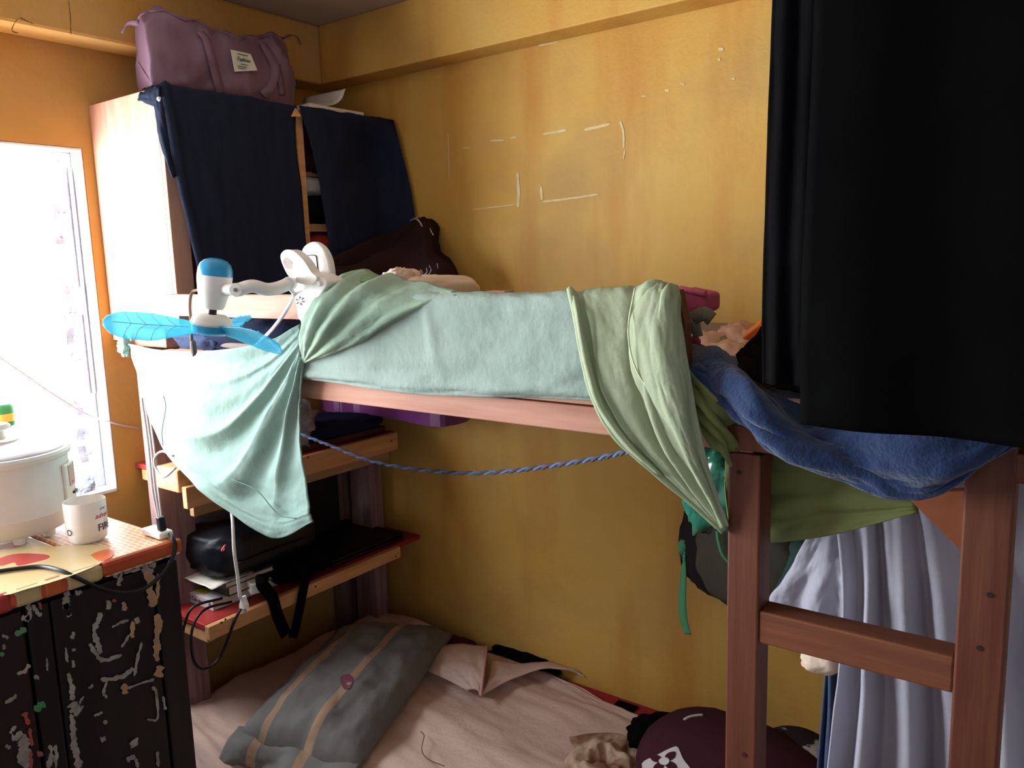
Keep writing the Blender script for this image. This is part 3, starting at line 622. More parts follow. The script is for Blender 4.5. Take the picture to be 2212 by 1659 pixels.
# green cloth passing behind the ladder post
rows = [[P(1484, 790, y=YR - .02), P(1530, 842, y=YR - .025), P(1572, 884, y=YR - .008), P(1600, 960, y=YR + .06), P(1662, 968, y=YR + .07), P(1800, 985, y=YR + .07), P(1990, 1040, y=YR + .082)],
        [P(1488, 830, y=YR - .025), P(1530, 885, y=YR - .03), P(1572, 930, y=YR - .01), P(1600, 1010, y=YR + .06), P(1662, 1020, y=YR + .08), P(1800, 1030, y=YR + .08), P(1985, 1065, y=YR + .082)],
        [P(1494, 860, y=YR - .02), P(1535, 920, y=YR - .025), P(1572, 960, y=YR - .006), P(1600, 1060, y=YR + .06), P(1662, 1075, y=YR + .07), P(1800, 1070, y=YR + .07), P(1982, 1082, y=YR + .082)],
        [P(1500, 890, y=YR - .015), P(1540, 945, y=YR - .012), P(1573, 985, y=YR - .002), P(1600, 1110, y=YR + .06), P(1662, 1125, y=YR + .075), P(1800, 1110, y=YR + .075), P(1982, 1095, y=YR + .082)],
        [P(1508, 925, y=YR - .01), P(1545, 970, y=YR - .004), P(1574, 1005, y=YR + .004), P(1600, 1165, y=YR + .06), P(1662, 1173, y=YR + .07), P(1800, 1155, y=YR + .07), P(1984, 1106, y=YR + .082)]]
o = sheet('slung_cloth', rows, thinfabric('olive_green_cotton', '#8f9660', '#808855', tr=.3), None, 80, 50, disp=lambda u, v: (.012 * math.sin(v * 16 + u * 5) * math.exp(-((u - .5) / .22) ** 2) + .006 * math.sin(v * 22 + 1) * (1 - u)), wr=(.003, 6), seed=5, side=(0, -1, 0))
tag(o, 'olive green cloth slung under the bunk behind the ladder post', 'cloth')
o = blob('plastic_bag', P(1552, 1050, y=YR + .13), ((.05, 0, 0), (0, .04, 0), (.01, 0, .075)), mat('glossy_green_plastic', '#2a6b55', '#1d4f3f', rough=.2, nscale=12, spec=.6), e=(.8, .8), nse=(.25, 3), seed=6); tag(o, 'glossy green plastic bag squeezed beside the ladder post', 'bag')
# ------------------------------------------------------------------ clip fan
FY = .92
fan_o = empty('clip_fan', P(640, 680, y=FY), 'white and blue clip-on fan with three blue blades', 'fan')
rt = Vector(ROT[0]); upv = Vector((0, 0, 1)); tilt = math.radians(9)
rt = (rt - upv * rt.z).normalized(); ax = (upv * math.cos(tilt) + rt * math.sin(tilt)).normalized(); rx = (rt * math.cos(tilt) - upv * math.sin(tilt)).normalized(); fx = ax.cross(rx)
HC = P(462, 625, y=FY); px = (P(463, 625, y=FY) - P(462, 625, y=FY)).length * .80      # metres per pixel there
ppx = 1 / (F / -(ROT @ np.array([HC.x, HC.y, HC.z - CZ]))[2])
px = ppx
lathe('motor_housing', [(0, -42 * px), (22 * px, -42 * px), (25 * px, -36 * px), (33 * px, -6 * px), (36.5 * px, 20 * px), (36.5 * px, 32 * px), (0, 32 * px)], HC, M_plast, fan_o, 40, ax)
lathe('motor_cap', [(36.8 * px, 30 * px), (36 * px, 42 * px), (32 * px, 54 * px), (24 * px, 62 * px), (12 * px, 66.5 * px), (0, 67.5 * px)], HC, M_blue_p, fan_o, 40, ax, plabel='glossy blue domed cap')
lathe('shaft', [(9.5 * px, -58 * px), (9.5 * px, -40 * px), (0, -40 * px)], HC, M_shaft, fan_o, 16, ax)
HB = HC - ax * (70 * px)
lathe('hub', [(0, 16 * px), (30 * px, 15 * px), (40 * px, 8 * px), (44 * px, -4 * px), (42 * px, -8 * px), (0, -8 * px)], HB, M_plastw, fan_o, 40, ax)
lathe('blade_boss', [(42 * px, -8 * px), (40 * px, -22 * px), (32 * px, -28 * px), (0, -29 * px)], HB, M_blue_p, fan_o, 40, ax)
def blade(ang):
    d = rx * math.cos(ang) + fx * math.sin(ang); s = ax.cross(d); vs, fs = [], []; n, w = 26, 12
    for i in range(n):
        t = i / (n - 1); r = (26 + 184 * t) * px; hw = px * (15 + 25 * min(1, t * 2.0)) * (1 if t < .7 else math.sqrt(max(.02, 1 - ((t - .7) / .305) ** 2)))
        for k in range(w):
            q = 2 * k / (w - 1) - 1; lift = (-15 * px) - hw * q * math.sin(.66) - .004 * (q * q) * min(1, t * 2)
            if i % 4 == 0: lift += .0006
            vs.append(HB + d * r + s * (hw * q * math.cos(.66) + .010 * math.sin(t * 3)) + ax * lift)
    fs = [(i * w + k, i * w + k + 1, (i + 1) * w + k + 1, (i + 1) * w + k) for i in range(n - 1) for k in range(w - 1)]
    bo = mk('blade', vs, fs, M_blade, fan_o, smooth=True, thick=.002)
    gv = lambda t, q: vs[min(n - 1, int(round(t * (n - 1)))) * w + min(w - 1, int(round((q + 1) / 2 * (w - 1))))] + ax * .0018
    veins = [tubeg([gv(.12, 0), gv(.5, 0), gv(.93, 0)], .0009, 16, 5)]
    for t in (.25, .4, .55, .7): veins += [tubeg([gv(t, 0), gv(t + .07, .5), gv(t + .12, .95)], .0007, 8, 5), tubeg([gv(t, 0), gv(t + .07, -.5), gv(t + .12, -.95)], .0007, 8, 5)]
    tag(mk('blade_veins', *join(veins), M_vein, bo, smooth=True), kind='stuff')
for k in (208, 328, 88): blade(math.radians(k))
# neck and arm
J1 = P(513, 626, y=FY + .01); J2 = P(626, 612, y=1.035)
tube('arm', [J1 + Vector((0, 0, 0)), P(545, 618, y=FY + .03), P(575, 625, y=FY + .055), P(600, 622, y=FY + .085), J2], 14 * px, M_plast, fan_o, n=30, seg=16)
tube('neck', [HC + ax * 0 + rx * 20 * px, P(495, 625, y=FY + .005), J1], 13 * px, M_plast, fan_o, n=12, seg=14)
for J in (J1, J2):
    h = lathe('joint', [(0, .012), (13 * px, .012), (14.5 * px, .009), (14.5 * px, -.012), (0, -.012)], J, M_plast, fan_o, 24, ax=-Vector((ROT[2][0] * -1, ROT[2][1] * -1, 0)).normalized())
    lathe('screw', [(0, .0145), (4 * px, .0145), (4.6 * px, .012), (0, .012)], J, mat('grey_screw', '#7d7572', rough=.5, metal=.6), h, 6, ax=-Vector((-ROT[2][0], -ROT[2][1], 0)).normalized())
# clamp
CYp = 1.05
def pl(pts, y): return [P(a, b, y=y) for a, b in pts]
out = closed(pl([(606, 552), (617, 540), (634, 543), (655, 562), (672, 588), (684, 600), (672, 615), (645, 612), (625, 598), (612, 575)], CYp), 40)
inn = closed(pl([(612, 562), (618, 556), (630, 563), (633, 578), (630, 582), (622, 581), (618, 579), (614, 573), (612, 569), (611, 565)], CYp), 40)
# align inner start to outer by nearest
i0 = min(range(40), key=lambda k: (inn[k] - out[0]).length); inn = inn[i0:] + inn[:i0]
ringplate('clamp_handle', out, inn, (0, .022, 0), M_plast, fan_o, bevel=.003)
padp = closed(pl([(648, 555), (656, 532), (676, 522), (696, 535), (709, 562), (714, 600), (708, 625), (690, 625), (668, 600), (652, 580)], CYp + .05), 40)
plate('clamp_pad', padp, (0, .016, 0), M_plast, fan_o, bevel=.004)
slot = closed(pl([(660, 556), (668, 552), (682, 553), (685, 575), (688, 600), (680, 600), (668, 588), (662, 575)], CYp + .049), 24)
tube('spring', [slot[i] for i in range(0, 24, 2)] + [slot[0]], .0012, M_shaft, fan_o, n=50, seg=6)
body = closed(pl([(628, 600), (660, 588), (690, 598), (706, 612), (690, 640), (670, 665), (660, 690), (645, 690), (640, 660), (634, 630)], CYp + .008), 40)
plate('clamp_body', body, (0, .05, 0), M_plast, fan_o, bevel=.006)
lathe('pivot', [(0, .004), (5.5 * px, .004), (5.5 * px, -.002)], P(691, 613, y=CYp + .006), M_plastw, fan_o, 20, ax=(0, -1, 0))
M_prt = mat('grey_flower_print', '#55525a')
v, f = join([stroke([(648 + 4 * math.cos(a), 650 + 4 * math.sin(a)), (648 + 10 * math.cos(a), 650 + 10 * math.sin(a))], 4, dict(y=CYp + .0072), (0, 0, 0), int(a * 9)) for a in (0.2, 1.3, 2.4, 3.5, 4.6, 5.6)])
mk('flower_print', v, f, M_prt, fan_o)
tube('power_cord', [J2 + Vector((0, .0, -.01)), P(634, 640, y=1.06), P(612, 680, y=1.07), P(585, 715, y=1.10), P(555, 745, y=1.14), P(520, 790, y=1.18), P(500, 900, y=1.18), P(500, 1080, y=1.12), P(503, 1130, y=1.08), P(506, 1190, y=1.06), P(513, 1240, y=1.06), P(519, 1292, y=1.06)], .0042, M_cord, fan_o, n=110)
pc = P(519, 1292, y=1.06)
plug = plate('plug', [pc + Vector((a * px, 0, -b * px)) for a, b in ((-4, -2), (4, -2), (5, 9), (11, 20), (12, 30), (-10, 32), (-9, 22), (-4, 10))], (0, .016, 0), M_plast, fan_o, bevel=.002)
for s in (-5, 6): beam('prong', pc + Vector((s * px, .008, -30 * px)), pc + Vector((s * px, .008, -44 * px)), .006, .0016, M_alu, plug, up=(0, 1, 0), bevel=0)
tube('pull_string', [P(434, 625, y=FY + .02), P(415, 632, y=FY + .02), P(410, 660, y=FY), P(413, 700, y=FY - .02), P(414, 735, y=FY - .02), P(418, 764, y=FY - .02)], .0032, M_rust, fan_o, n=40)
mk('string_tassel', *blobg(P(418, 752, y=FY - .02), ((.006, 0, 0), (0, .005, 0), (0, 0, .016)), nse=(.3, 3), seed=2, nu=12, nv=8), M_rust, fan_o, smooth=True)
# dark clothes lying on the bunk behind the rail, under the fan
o = blob('folded_jeans', P(560, 725, y=YR + .16), ((.22, 0, 0), (0, .09, 0), (0, 0, .055)), M_navy2, e=(.6, .5), nse=(.14, 3), seed=2); tag(o, 'dark navy clothes bundled on the bunk behind the guard rail', 'clothes')
o = blob('rumpled_shirt', P(460, 742, y=YR + .12), ((.10, 0, 0), (0, .06, 0), (0, 0, .035)), cloth('slate_blue_cotton', '#3d4763', '#333c56'), e=(.6, .5), nse=(.2, 3), seed=4); tag(o, 'slate blue shirt crumpled behind the top of the hanging mint cloth', 'clothes')
# ------------------------------------------------------------------ things on the upper bunk
jk = empty('dark_jacket', V(-1.75, 1.95, -.15), 'dark brown jacket heaped against the yellow wall beside the cabinet', 'jacket')
M_brown = cloth('dark_brown_fleece', '#2f1d1c', '#251617', bump=.4)
rows = [[P(690, 560, x=-1.95), P(760, 545, x=-1.94), P(830, 515, y=1.97), P(880, 480, y=2.02), P(906, 463, y=2.06), P(925, 475, y=2.09)],
        [P(695, 570, x=-1.93), P(770, 560, x=-1.90), P(850, 530, y=1.93), P(905, 500, y=1.98), P(925, 490, y=2.04), P(945, 520, y=2.09)],
        [P(700, 600, x=-1.90), P(780, 590, x=-1.86), P(870, 570, y=1.86), P(930, 550, y=1.92), P(955, 550, y=2.02), P(968, 570, y=2.09)],
        [P(700, 640, x=-1.87), P(790, 630, x=-1.82), P(880, 620, y=1.82), P(950, 610, y=1.88), P(980, 600, y=2.0), P(988, 605, y=2.09)],
        [P(700, 690, x=-1.86), P(790, 690, x=-1.80), P(890, 680, y=1.80), P(960, 665, y=1.86), P(1000, 645, y=1.98), P(1012, 632, y=2.09)]]
sheet('jacket_body', rows, M_brown, jk, 50, 40, disp=lambda u, v: .012 * math.sin(v * 14 + u * 6), wr=(.018, 4), seed=7, side=(1, -1, 0), thick=.01)
M_thread = mat('white_squiggle_print', '#a58d86')
sq = [([(893, 470), (905, 478), (912, 490)], 1.6), ([(886, 476), (896, 472), (906, 468)], 1.5), ([(898, 466), (908, 480), (912, 486)], 1.2), ([(928, 492), (932, 500), (936, 508)], 1.5), ([(892, 583), (897, 590)], 1.5), ([(908, 582), (914, 590)], 1.6), ([(921, 578), (922, 588), (917, 592)], 1.6), ([(927, 573), (931, 584), (925, 594)], 1.6), ([(944, 568), (946, 580)], 1.2), ([(897, 592), (912, 590)], 1.2)]
dg = None
for i, (pp, w_) in enumerate(sq):
    ypl = 1.945 if pp[0][1] < 520 else 1.865
    v, f = stroke(pp, w_ * 1.2, dict(y=ypl - .05), (0, 0, 0), i)
    mk('printed_squiggle', v, f, M_thread, jk)
o = blob('cream_pillow', P(915, 640, y=1.45), ((.10, 0, 0), (0, .14, 0), (0, 0, .05)), cloth('cream_cotton', '#e3cdb8', '#d8bfa9'), e=(.6, .5), nse=(.08, 3), seed=4); tag(o, 'small cream pillow peeking above the mint sheet', 'pillow')
o = blob('cream_cloth', P(868, 612, y=1.36), ((.035, 0, 0), (0, .05, 0), (0, 0, .035)), cloth('pale_pink_cotton', '#e0c6b8', '#d6b8aa'), e=(.9, .8), nse=(.25, 3), seed=5); tag(o, 'pale pink cloth tip poking up beside the cream pillow', 'cloth')
# pink box, grey straps, cream blanket near the bed end
pb = empty('pink_pouch', P(1500, 690, y=1.25), 'pink fabric pouch with grey straps hung at the guard rail end', 'pouch')
plate('pouch_body', [P(1465, 622, y=1.20), P(1500, 629, y=1.20), P(1526, 634, y=1.20), P(1526, 672, y=1.20), P(1500, 680, y=1.20), P(1482, 690, y=1.20), P(1470, 690, y=1.20)], (0, .06, 0), cloth('pink_canvas', '#c9657c', '#bb586f'), pb, bevel=.006)
tube('pouch_hem', [P(1466, 623, y=1.198), P(1500, 630, y=1.198), P(1525, 635, y=1.198)], .005, cloth('pink_canvas', '#c9657c'), pb, n=14)
M_gstrap = cloth('grey_webbing', '#85806f', '#7a7565')
ribbon('grey_strap', [P(1485, 690, y=1.19), P(1505, 684, y=1.185), P(1522, 678, y=1.18), P(1538, 690, y=1.18)], .022, M_gstrap, pb, wdir=(.2, 0, 1), n=20)
ribbon('grey_strap', [P(1498, 688, y=1.188), P(1502, 705, y=1.184), P(1508, 728, y=1.184)], .016, M_gstrap, pb, wdir=(1, 0, 0), n=14)
plate('green_tag', pl([(1482, 692), (1494, 692), (1496, 708), (1486, 712)], 1.192), (0, .004, 0), mat('mint_tag', '#63a774'), pb)
rows = [[P(1480, 735, y=1.9), P(1540, 712, y=1.9), P(1590, 697, y=1.92), P(1640, 706, y=1.94), P(1720, 715, y=1.94)], [P(1480, 735, y=1.7), P(1540, 722, y=1.7), P(1590, 720, y=1.7), P(1640, 728, y=1.7), P(1720, 735, y=1.7)],
        [P(1478, 748, y=1.5), P(1535, 742, y=1.5), P(1590, 748, y=1.5), P(1640, 752, y=1.5), P(1720, 760, y=1.5)], [P(1478, 765, y=1.32), P(1535, 765, y=1.32), P(1590, 775, y=1.32), P(1640, 780, y=1.32), P(1720, 790, y=1.32)], [P(1480, 800, y=1.25), P(1540, 800, y=1.25), P(1590, 810, y=1.25), P(1640, 815, y=1.25), P(1720, 820, y=1.25)]]
o = sheet('cream_blanket', rows, cloth('dusty_pink_cotton', '#c9a593', '#bd9785'), None, 40, 40, wr=(.016, 4), seed=11, side=(0, -.3, 1), thick=.01); tag(o, 'dusty pink blanket rumpled on the upper bunk by the black garments', 'blanket')
o = plate('orange_packet', [P(1602, 732, y=1.3), P(1640, 702, y=1.3), P(1652, 706, y=1.3), P(1620, 738, y=1.3)], (.0, .02, .012), mat('orange_foil', '#e5712a', '#d9652a', rough=.4), bevel=.002); tag(o, 'small orange packet lying on the dusty pink blanket', 'packet')
o = blob('raspberry_cloth', P(1492, 742, y=1.22), ((.016, 0, 0), (0, .012, 0), (0, 0, .012)), mat('raspberry_cloth', '#9c3f58', '#8c3550'), nse=(.05, 3), nu=20, nv=12); tag(o, 'raspberry cloth ball at the foot of the guard post', 'cloth')
rows = [[P(1590, 768, y=1.2), P(1625, 735, y=1.2), P(1660, 700, y=1.2), P(1750, 700, y=1.2)], [P(1594, 780, y=1.14), P(1640, 775, y=1.14), P(1690, 780, y=1.14), P(1760, 790, y=1.14)], [P(1600, 795, y=1.08), P(1640, 822, y=1.08), P(1690, 835, y=1.08), P(1760, 850, y=1.08)]]
o = sheet('black_scarf', rows, M_blackc, None, 24, 20, wr=(.006, 4), seed=3, thick=.006); tag(o, 'black folded cloth lying on the blue fleece blanket', 'cloth')
# blue fleece
rows = [[P(1494, 740, y=1.24), P(1560, 765, y=1.24), P(1650, 780, y=1.24), P(1800, 790, y=1.24), P(2000, 800, y=1.24), P(2230, 800, y=1.24)],
        [P(1492, 760, y=1.14), P(1568, 800, y=1.12), P(1670, 830, y=1.12), P(1820, 850, y=1.12), P(2000, 850, y=1.12), P(2235, 850, y=1.12)],
        [P(1491, 785, y=1.085), P(1570, 838, y=1.07), P(1685, 895, y=1.06), P(1840, 930, y=1.06), P(2000, 930, y=1.06), P(2225, 890, y=1.06)],
        [P(1491, 800, y=1.08), P(1572, 865, y=1.06), P(1690, 945, y=1.045), P(1850, 1010, y=1.04), P(2000, 1020, y=1.045), P(2218, 915, y=1.05)],
        [P(1492, 814, y=1.09), P(1575, 890, y=1.07), P(1700, 984, y=1.055), P(1870, 1064, y=1.05), P(2010, 1070, y=1.055), P(2206, 938, y=1.07)]]
o = sheet('fleece_blanket', rows, M_blue, None, 70, 50, disp=lambda u, v: .022 * math.sin(u * 13 - v * 5 + .6) * math.sin(math.pi * min(1, v * 1.02)), wr=(.012, 5), seed=12, side=(0, -1, .2), thick=.008); tag(o, 'blue fleece blanket drooping over the bunk edge above the ladder', 'blanket')
# ------------------------------------------------------------------ black garments on a rod
rod = empty('clothes_rod', V(.2, .97, .75), 'metal clothes rod hung from the ceiling above the black garments', 'rod')
tube('rod_bar', [V(-.42, .99, .75), V(.3, .97, .75), V(1.1, .95, .75)], .010, M_alu, rod, n=12)
for x_ in (-.35, .9): tube('hanging_hook', [V(x_, .985 if x_ < 0 else .955, .75), V(x_, .985 if x_ < 0 else .955, .80), V(x_, .985 if x_ < 0 else .955, ZC)], .004, M_alu, rod, n=6)
def pleat(a, n, ph): return lambda u, v: a * (.5 + .5 * v) * math.sin(u * n + ph + .6 * math.sin(v * 3))
def garment(xa, xb_, yy, ztop, zbot, tilt_):
    return [[Vector((x_, yy + dy, CZ + ztop + (zbot - ztop) * t + tilt_ * t * (x_ - xa))) for x_ in np.linspace(xa + sh * t, xb_, 7)] for t, dy, sh in ((0, .0, 0), (.3, -.004, -.005), (.6, -.006, -.01), (.85, -.006, -.012), (1, -.002, -.01))]
g1l = P(1657, 0, y=.99).x; g1b = P(1650, 828, y=.99)
o = sheet('black_garment', garment(g1l + .012, -.20, .99, .75, g1b.z - CZ, 0.0), M_blackc, None, 50, 60, disp=pleat(.004, 30, .5), wr=(.004, 4), seed=1, thick=.004); tag(o, 'shorter black garment hanging nearest the yellow wall', 'garment')
g2 = P(1752, 915, y=.95)
o = sheet('black_garment', garment(g2.x, .62, .94, .75, g2.z - CZ, 0.0), cloth('black_wool', '#060607', '#080808', bump=.1, spec=.02), None, 80, 60, disp=pleat(.007, 34, 2), wr=(.005, 4), seed=2, thick=.004); tag(o, 'longer black garment filling the top right, hanging over the blue fleece', 'garment')
# ------------------------------------------------------------------ white curtain under the bunk, dark trousers, backpack
YC = 1.30
wc = empty('white_curtain', V(-.1, YC, -1.3), 'lavender white curtain gathered under the bunk behind the ladder', 'curtain')
def crow(pts): return [P(a, b, y=y_) for a, b, y_ in pts]
rows = [crow([(1800, 1060, YC), (1860, 1060, YC), (1930, 1055, YC), (2000, 1050, YC), (2090, 1040, YC), (2260, 1030, YC)]),
        crow([(1815, 1150, YC), (1872, 1150, YC), (1940, 1140, YC), (2040, 1130, YC), (2140, 1120, YC), (2280, 1110, YC)]),
        crow([(1828, 1280, YC), (1880, 1280, YC), (1955, 1270, YC), (2070, 1270, YC), (2180, 1260, YC), (2300, 1250, YC)]),
        crow([(1822, 1420, YC), (1880, 1420, YC), (1970, 1420, YC), (2085, 1410, YC), (2200, 1400, YC), (2320, 1390, YC)]),
        crow([(1805, 1560, YC), (1880, 1560, YC), (1985, 1560, YC), (2100, 1550, YC), (2220, 1540, YC), (2330, 1530, YC)]),
        crow([(1775, 1850, YC), (1860, 1850, YC), (1990, 1850, YC), (2110, 1840, YC), (2230, 1830, YC), (2340, 1820, YC)])]
sheet('curtain_main', rows, M_lav, wc, 120, 60, disp=lambda u, v: (.006 + .022 * v) * math.sin(u * 34 + 1.2 * v + .8) + .006 * math.sin(u * 60 + v * 4), wr=(.003, 5), seed=2, side=(0, -1, 0))
rows = [crow([(1750, 1150, YC + .03), (1785, 1140, YC + .02), (1820, 1125, YC + .02), (1850, 1110, YC + .02)]), crow([(1725, 1200, YC + .03), (1770, 1195, YC + .02), (1815, 1190, YC + .02), (1850, 1180, YC + .02)]),
        crow([(1690, 1260, YC + .03), (1745, 1265, YC + .02), (1805, 1270, YC + .02), (1852, 1270, YC + .02)]), crow([(1668, 1300, YC + .03), (1735, 1330, YC + .02), (1800, 1345, YC + .02), (1850, 1350, YC + .02)]),
        crow([(1715, 1385, YC + .03), (1745, 1405, YC + .02), (1790, 1412, YC + .02), (1845, 1415, YC + .02)])]
sheet('curtain_side', rows, M_lav, wc, 50, 40, disp=lambda u, v: .014 * math.sin(u * 15 + .5) * (.2 + v * .8), wr=(.006, 5), seed=6, side=(0, -1, 0))
o = blob('cream_bundle', P(1778, 1425, y=YC + .07), ((.035, 0, 0), (0, .03, 0), (.006, 0, .022)), cloth('cream_cotton', '#e3cdb8'), e=(.9, .8), nse=(.14, 2), seed=8); tag(o, 'cream cloth bundle hanging just below the ladder rung', 'cloth')
rows = [crow([(1784, 1440, 1.42), (1800, 1440, 1.42), (1830, 1440, 1.42), (1870, 1440, 1.42)]), crow([(1776, 1540, 1.42), (1800, 1540, 1.42), (1830, 1540, 1.42), (1870, 1540, 1.42)]), crow([(1768, 1640, 1.42), (1795, 1640, 1.42), (1830, 1640, 1.42), (1870, 1640, 1.42)]), crow([(1760, 1760, 1.42), (1790, 1760, 1.42), (1830, 1760, 1.42), (1870, 1760, 1.42)])]
o = sheet('slate_trousers', rows, cloth('slate_denim', '#4c5a74', '#414e66'), None, 30, 30, disp=lambda u, v: .014 * math.sin(u * 16), seed=3, thick=.004); tag(o, 'slate blue cloth hanging behind the left edge of the white curtain', 'cloth')
bp = empty('backpack', P(1620, 1280, y=1.98), 'dark charcoal backpack with green straps hanging on the wall behind the ladder', 'backpack')
BC = P(1610, 1170, y=1.97); M_bp = cloth('charcoal_nylon', '#2a2429', '#221d22', rough=.7); M_bpo = cloth('olive_grey_nylon', '#555347', '#48473d', rough=.7)
mk('backpack_body', *blobg(BC, ((.165, 0, -.03), (0, .10, 0), (.03, 0, .17)), e=(.75, .7), nse=(.06, 3), seed=3), M_bp, bp, smooth=True)
mk('front_pocket', *blobg(BC + Vector((.03, -.085, -.015)), ((.125, 0, -.03), (0, .045, 0), (.02, 0, .125)), e=(.8, .7), nse=(.06, 3), seed=5), M_bpo, bp, smooth=True)
mk('side_pocket', *blobg(BC + Vector((.13, -.06, -.05)), ((.05, 0, -.01), (0, .06, 0), (.03, 0, .11)), e=(.8, .7), nse=(.06, 3), seed=6), cloth('teal_grey_nylon', '#4c6a64', '#3f5b56', rough=.6), bp, smooth=True)
tube('zip', [P(1548, 1140, y=1.83), P(1552, 1170, y=1.825), P(1562, 1200, y=1.825), P(1585, 1225, y=1.83)], .004, M_green, bp, n=20)
ribbon('dangling_strap', [P(1482, 1165, y=1.92), P(1476, 1190, y=1.90), P(1477, 1230, y=1.90), P(1474, 1290, y=1.90), P(1476, 1335, y=1.90), P(1486, 1370, y=1.90)], .026, M_green, bp, wdir=(1, 0, 0), n=30, twist=lambda t: .5 + .25 * math.sin(t * 6))
mk('strap_knot', *blobg(P(1476, 1180, y=1.90), ((.014, 0, 0), (0, .012, 0), (.004, 0, .022)), e=(.8, .8), nse=(.3, 3), seed=3, nu=16, nv=10), M_green, bp, smooth=True)
ribbon('hanging_loop', [BC + Vector((0, .02, .16)), BC + Vector((.01, .06, .25)), Vector((BC.x + .01, 2.085, CZ - .22))], .02, M_bp, bp, wdir=(1, 0, 0), n=12)
# ------------------------------------------------------------------ shelf unit
XS = -2.0; Z1 = -.585; Z2 = -1.0
sh = empty('shelf_unit', (-2.2, 1.6, 0), 'open wooden shelves with red tops under the corner cabinet', 'shelf')
box('shelf_board', V(XA + .002, 1.25, Z1 - .016), V(XS - .013, 1.99, Z1), M_red, sh)
box('shelf_board', V(XA + .002, 1.20, Z2 - .016), V(XS - .013, YB - .003, Z2), M_red, sh)
box('front_lip', V(XS - .013, 1.17, Z1 - .062), V(XS + .008, 1.985, Z1 - .001), M_pine, sh)
box('front_lip', V(XS - .013, 1.20, Z2 - .042), V(XS + .008, 1.97, Z2 - .001), M_pine, sh)
box('front_cleat', V(XS - .034, 1.2, Z1 - .095), V(XS - .0135, 1.96, Z1 - .05), mat('grey_pine', '#a88662', '#97764f', rough=.8, nscale=5, stretch=(7, .7, 7)), sh)
box('side_cleat', V(XA + .03, 1.252, Z1 - .05), V(XS - .014, 1.28, Z1 - .017), M_pine, sh)
box('corner_block', V(-2.13, 1.165, Z1 - .02), V(-2.02, 1.245, Z1 + .045), M_pine, sh, bevel=.006)
box('side_cleat', V(XA + .002, 1.205, Z2 - .056), V(XS - .014, 1.23, Z2 - .017), M_pine, sh)
box('post', Vector((-2.245, 1.20, 0)), V(-2.195, 1.31, ZB - .001), M_post, sh)
xp0 = P(757, 1060, y=2.0).x; xp1 = P(800, 1060, y=2.0).x
box('post', Vector((xp0, 2.0, 0)), V(xp1, 2.06, ZB - .001), M_post, sh)
box('post', Vector((-2.395, 1.99, 0)), V(-2.345, 2.06, ZB - .001), M_post, sh)
for (a, b) in ((845, 953), (665, 988)):
    lathe('nail', [(0, .001), (.003, .001), (.003, -.001)], P(a, b, x=XS + .0085), M_hole, sh, 8, ax=(1, 0, 0))
for (a, b) in ((855, 1180 + 22), (682, 1265 + 2), (478, 1345), (487, 1338)):
    lathe('nail', [(0, .001), (.003, .001), (.003, -.001)], P(a, b, x=XS + .0085), M_hole, sh, 8, ax=(1, 0, 0))
# things on the upper shelf
zt = CZ + Z1
def onz(px_, py_, z_): return P(px_, py_, z=z_)
o = blob('grey_plastic_bag', V(-2.10, 1.60, Z1 + .085), ((.075, 0, 0), (0, .085, 0), (0, 0, .075)), mat('crinkled_grey_plastic', '#a3a2b0', '#6f6e7c', rough=.25, nscale=14, bump=.6, bscale=24, spec=.6), e=(.8, .8), nse=(.28, 3.5), seed=5, flat=zt + .001); tag(o, 'crumpled grey plastic bag on the upper red shelf', 'bag')
o = blob('dark_clothes', V(-2.15, 1.80, Z1 + .045), ((.14, 0, 0), (0, .19, 0), (0, 0, .022)), M_navy2, e=(.6, .6), nse=(.10, 3), seed=9, flat=zt + .025); tag(o, 'black folded clothes on the upper shelf under the purple tray', 'clothes')
o = box('brown_folder', V(-2.30, 1.50, Z1 + .001), V(-2.035, 1.97, Z1 + .022), mat('brown_card', '#5a342e', '#4b2a26', rough=.6), bevel=.004); tag(o, 'brown card folder lying flat on the upper shelf', 'folder')
o = box('clear_file', V(-2.25, 1.42, Z1 + .0005), V(-2.03, 1.495, Z1 + .008), mat('milky_plastic', '#a99aa6', rough=.3)); tag(o, 'milky plastic file at the edge of the upper shelf', 'file')
rows = [[P(652, 940, x=-2.03), P(690, 938, x=-2.03)], [P(652, 946, x=-2.028), P(690, 944, x=-2.028)]]
# purple tray resting on the clothes
tr = empty('purple_tray', V(-2.05, 2.0, -.53), 'purple plastic tray on the dark clothes against the wall under the bunk', 'tray')
zt2 = -.478
c1 = P(776, 866, z=zt2); c2_ = P(950, 893, z=zt2)
fp = [c1, (c1 + c2_) / 2, Vector((c2_.x, min(c2_.y, 2.03), c2_.z)), Vector((c2_.x - .02, 2.07, c2_.z)), V(-2.05, 2.075, zt2), V(-2.33, 2.07, zt2), V(-2.34, 1.95, zt2), V(-2.22, 1.90, zt2)]
fpr = closed(fp, 36); cf = sum(fpr, Vector()) / 36
inn = [cf + (p - cf) * .94 for p in fpr]
M_pur = mat('purple_plastic', '#7d3f78', '#6e356c', rough=.3, spec=.5)
ringplate('tray_rim', fpr, inn, (0, 0, -.045), M_pur, tr)
plate('tray_base', [p + Vector((0, 0, -.045)) for p in inn], (0, 0, .004), M_pur, tr, bevel=0)
ringplate('rim_edge', [cf + (p - cf) * 1.01 for p in fpr], [cf + (p - cf) * .985 for p in fpr], (0, 0, .004), mat('pale_rim', '#b79bb0', rough=.3), tr, bevel=0)
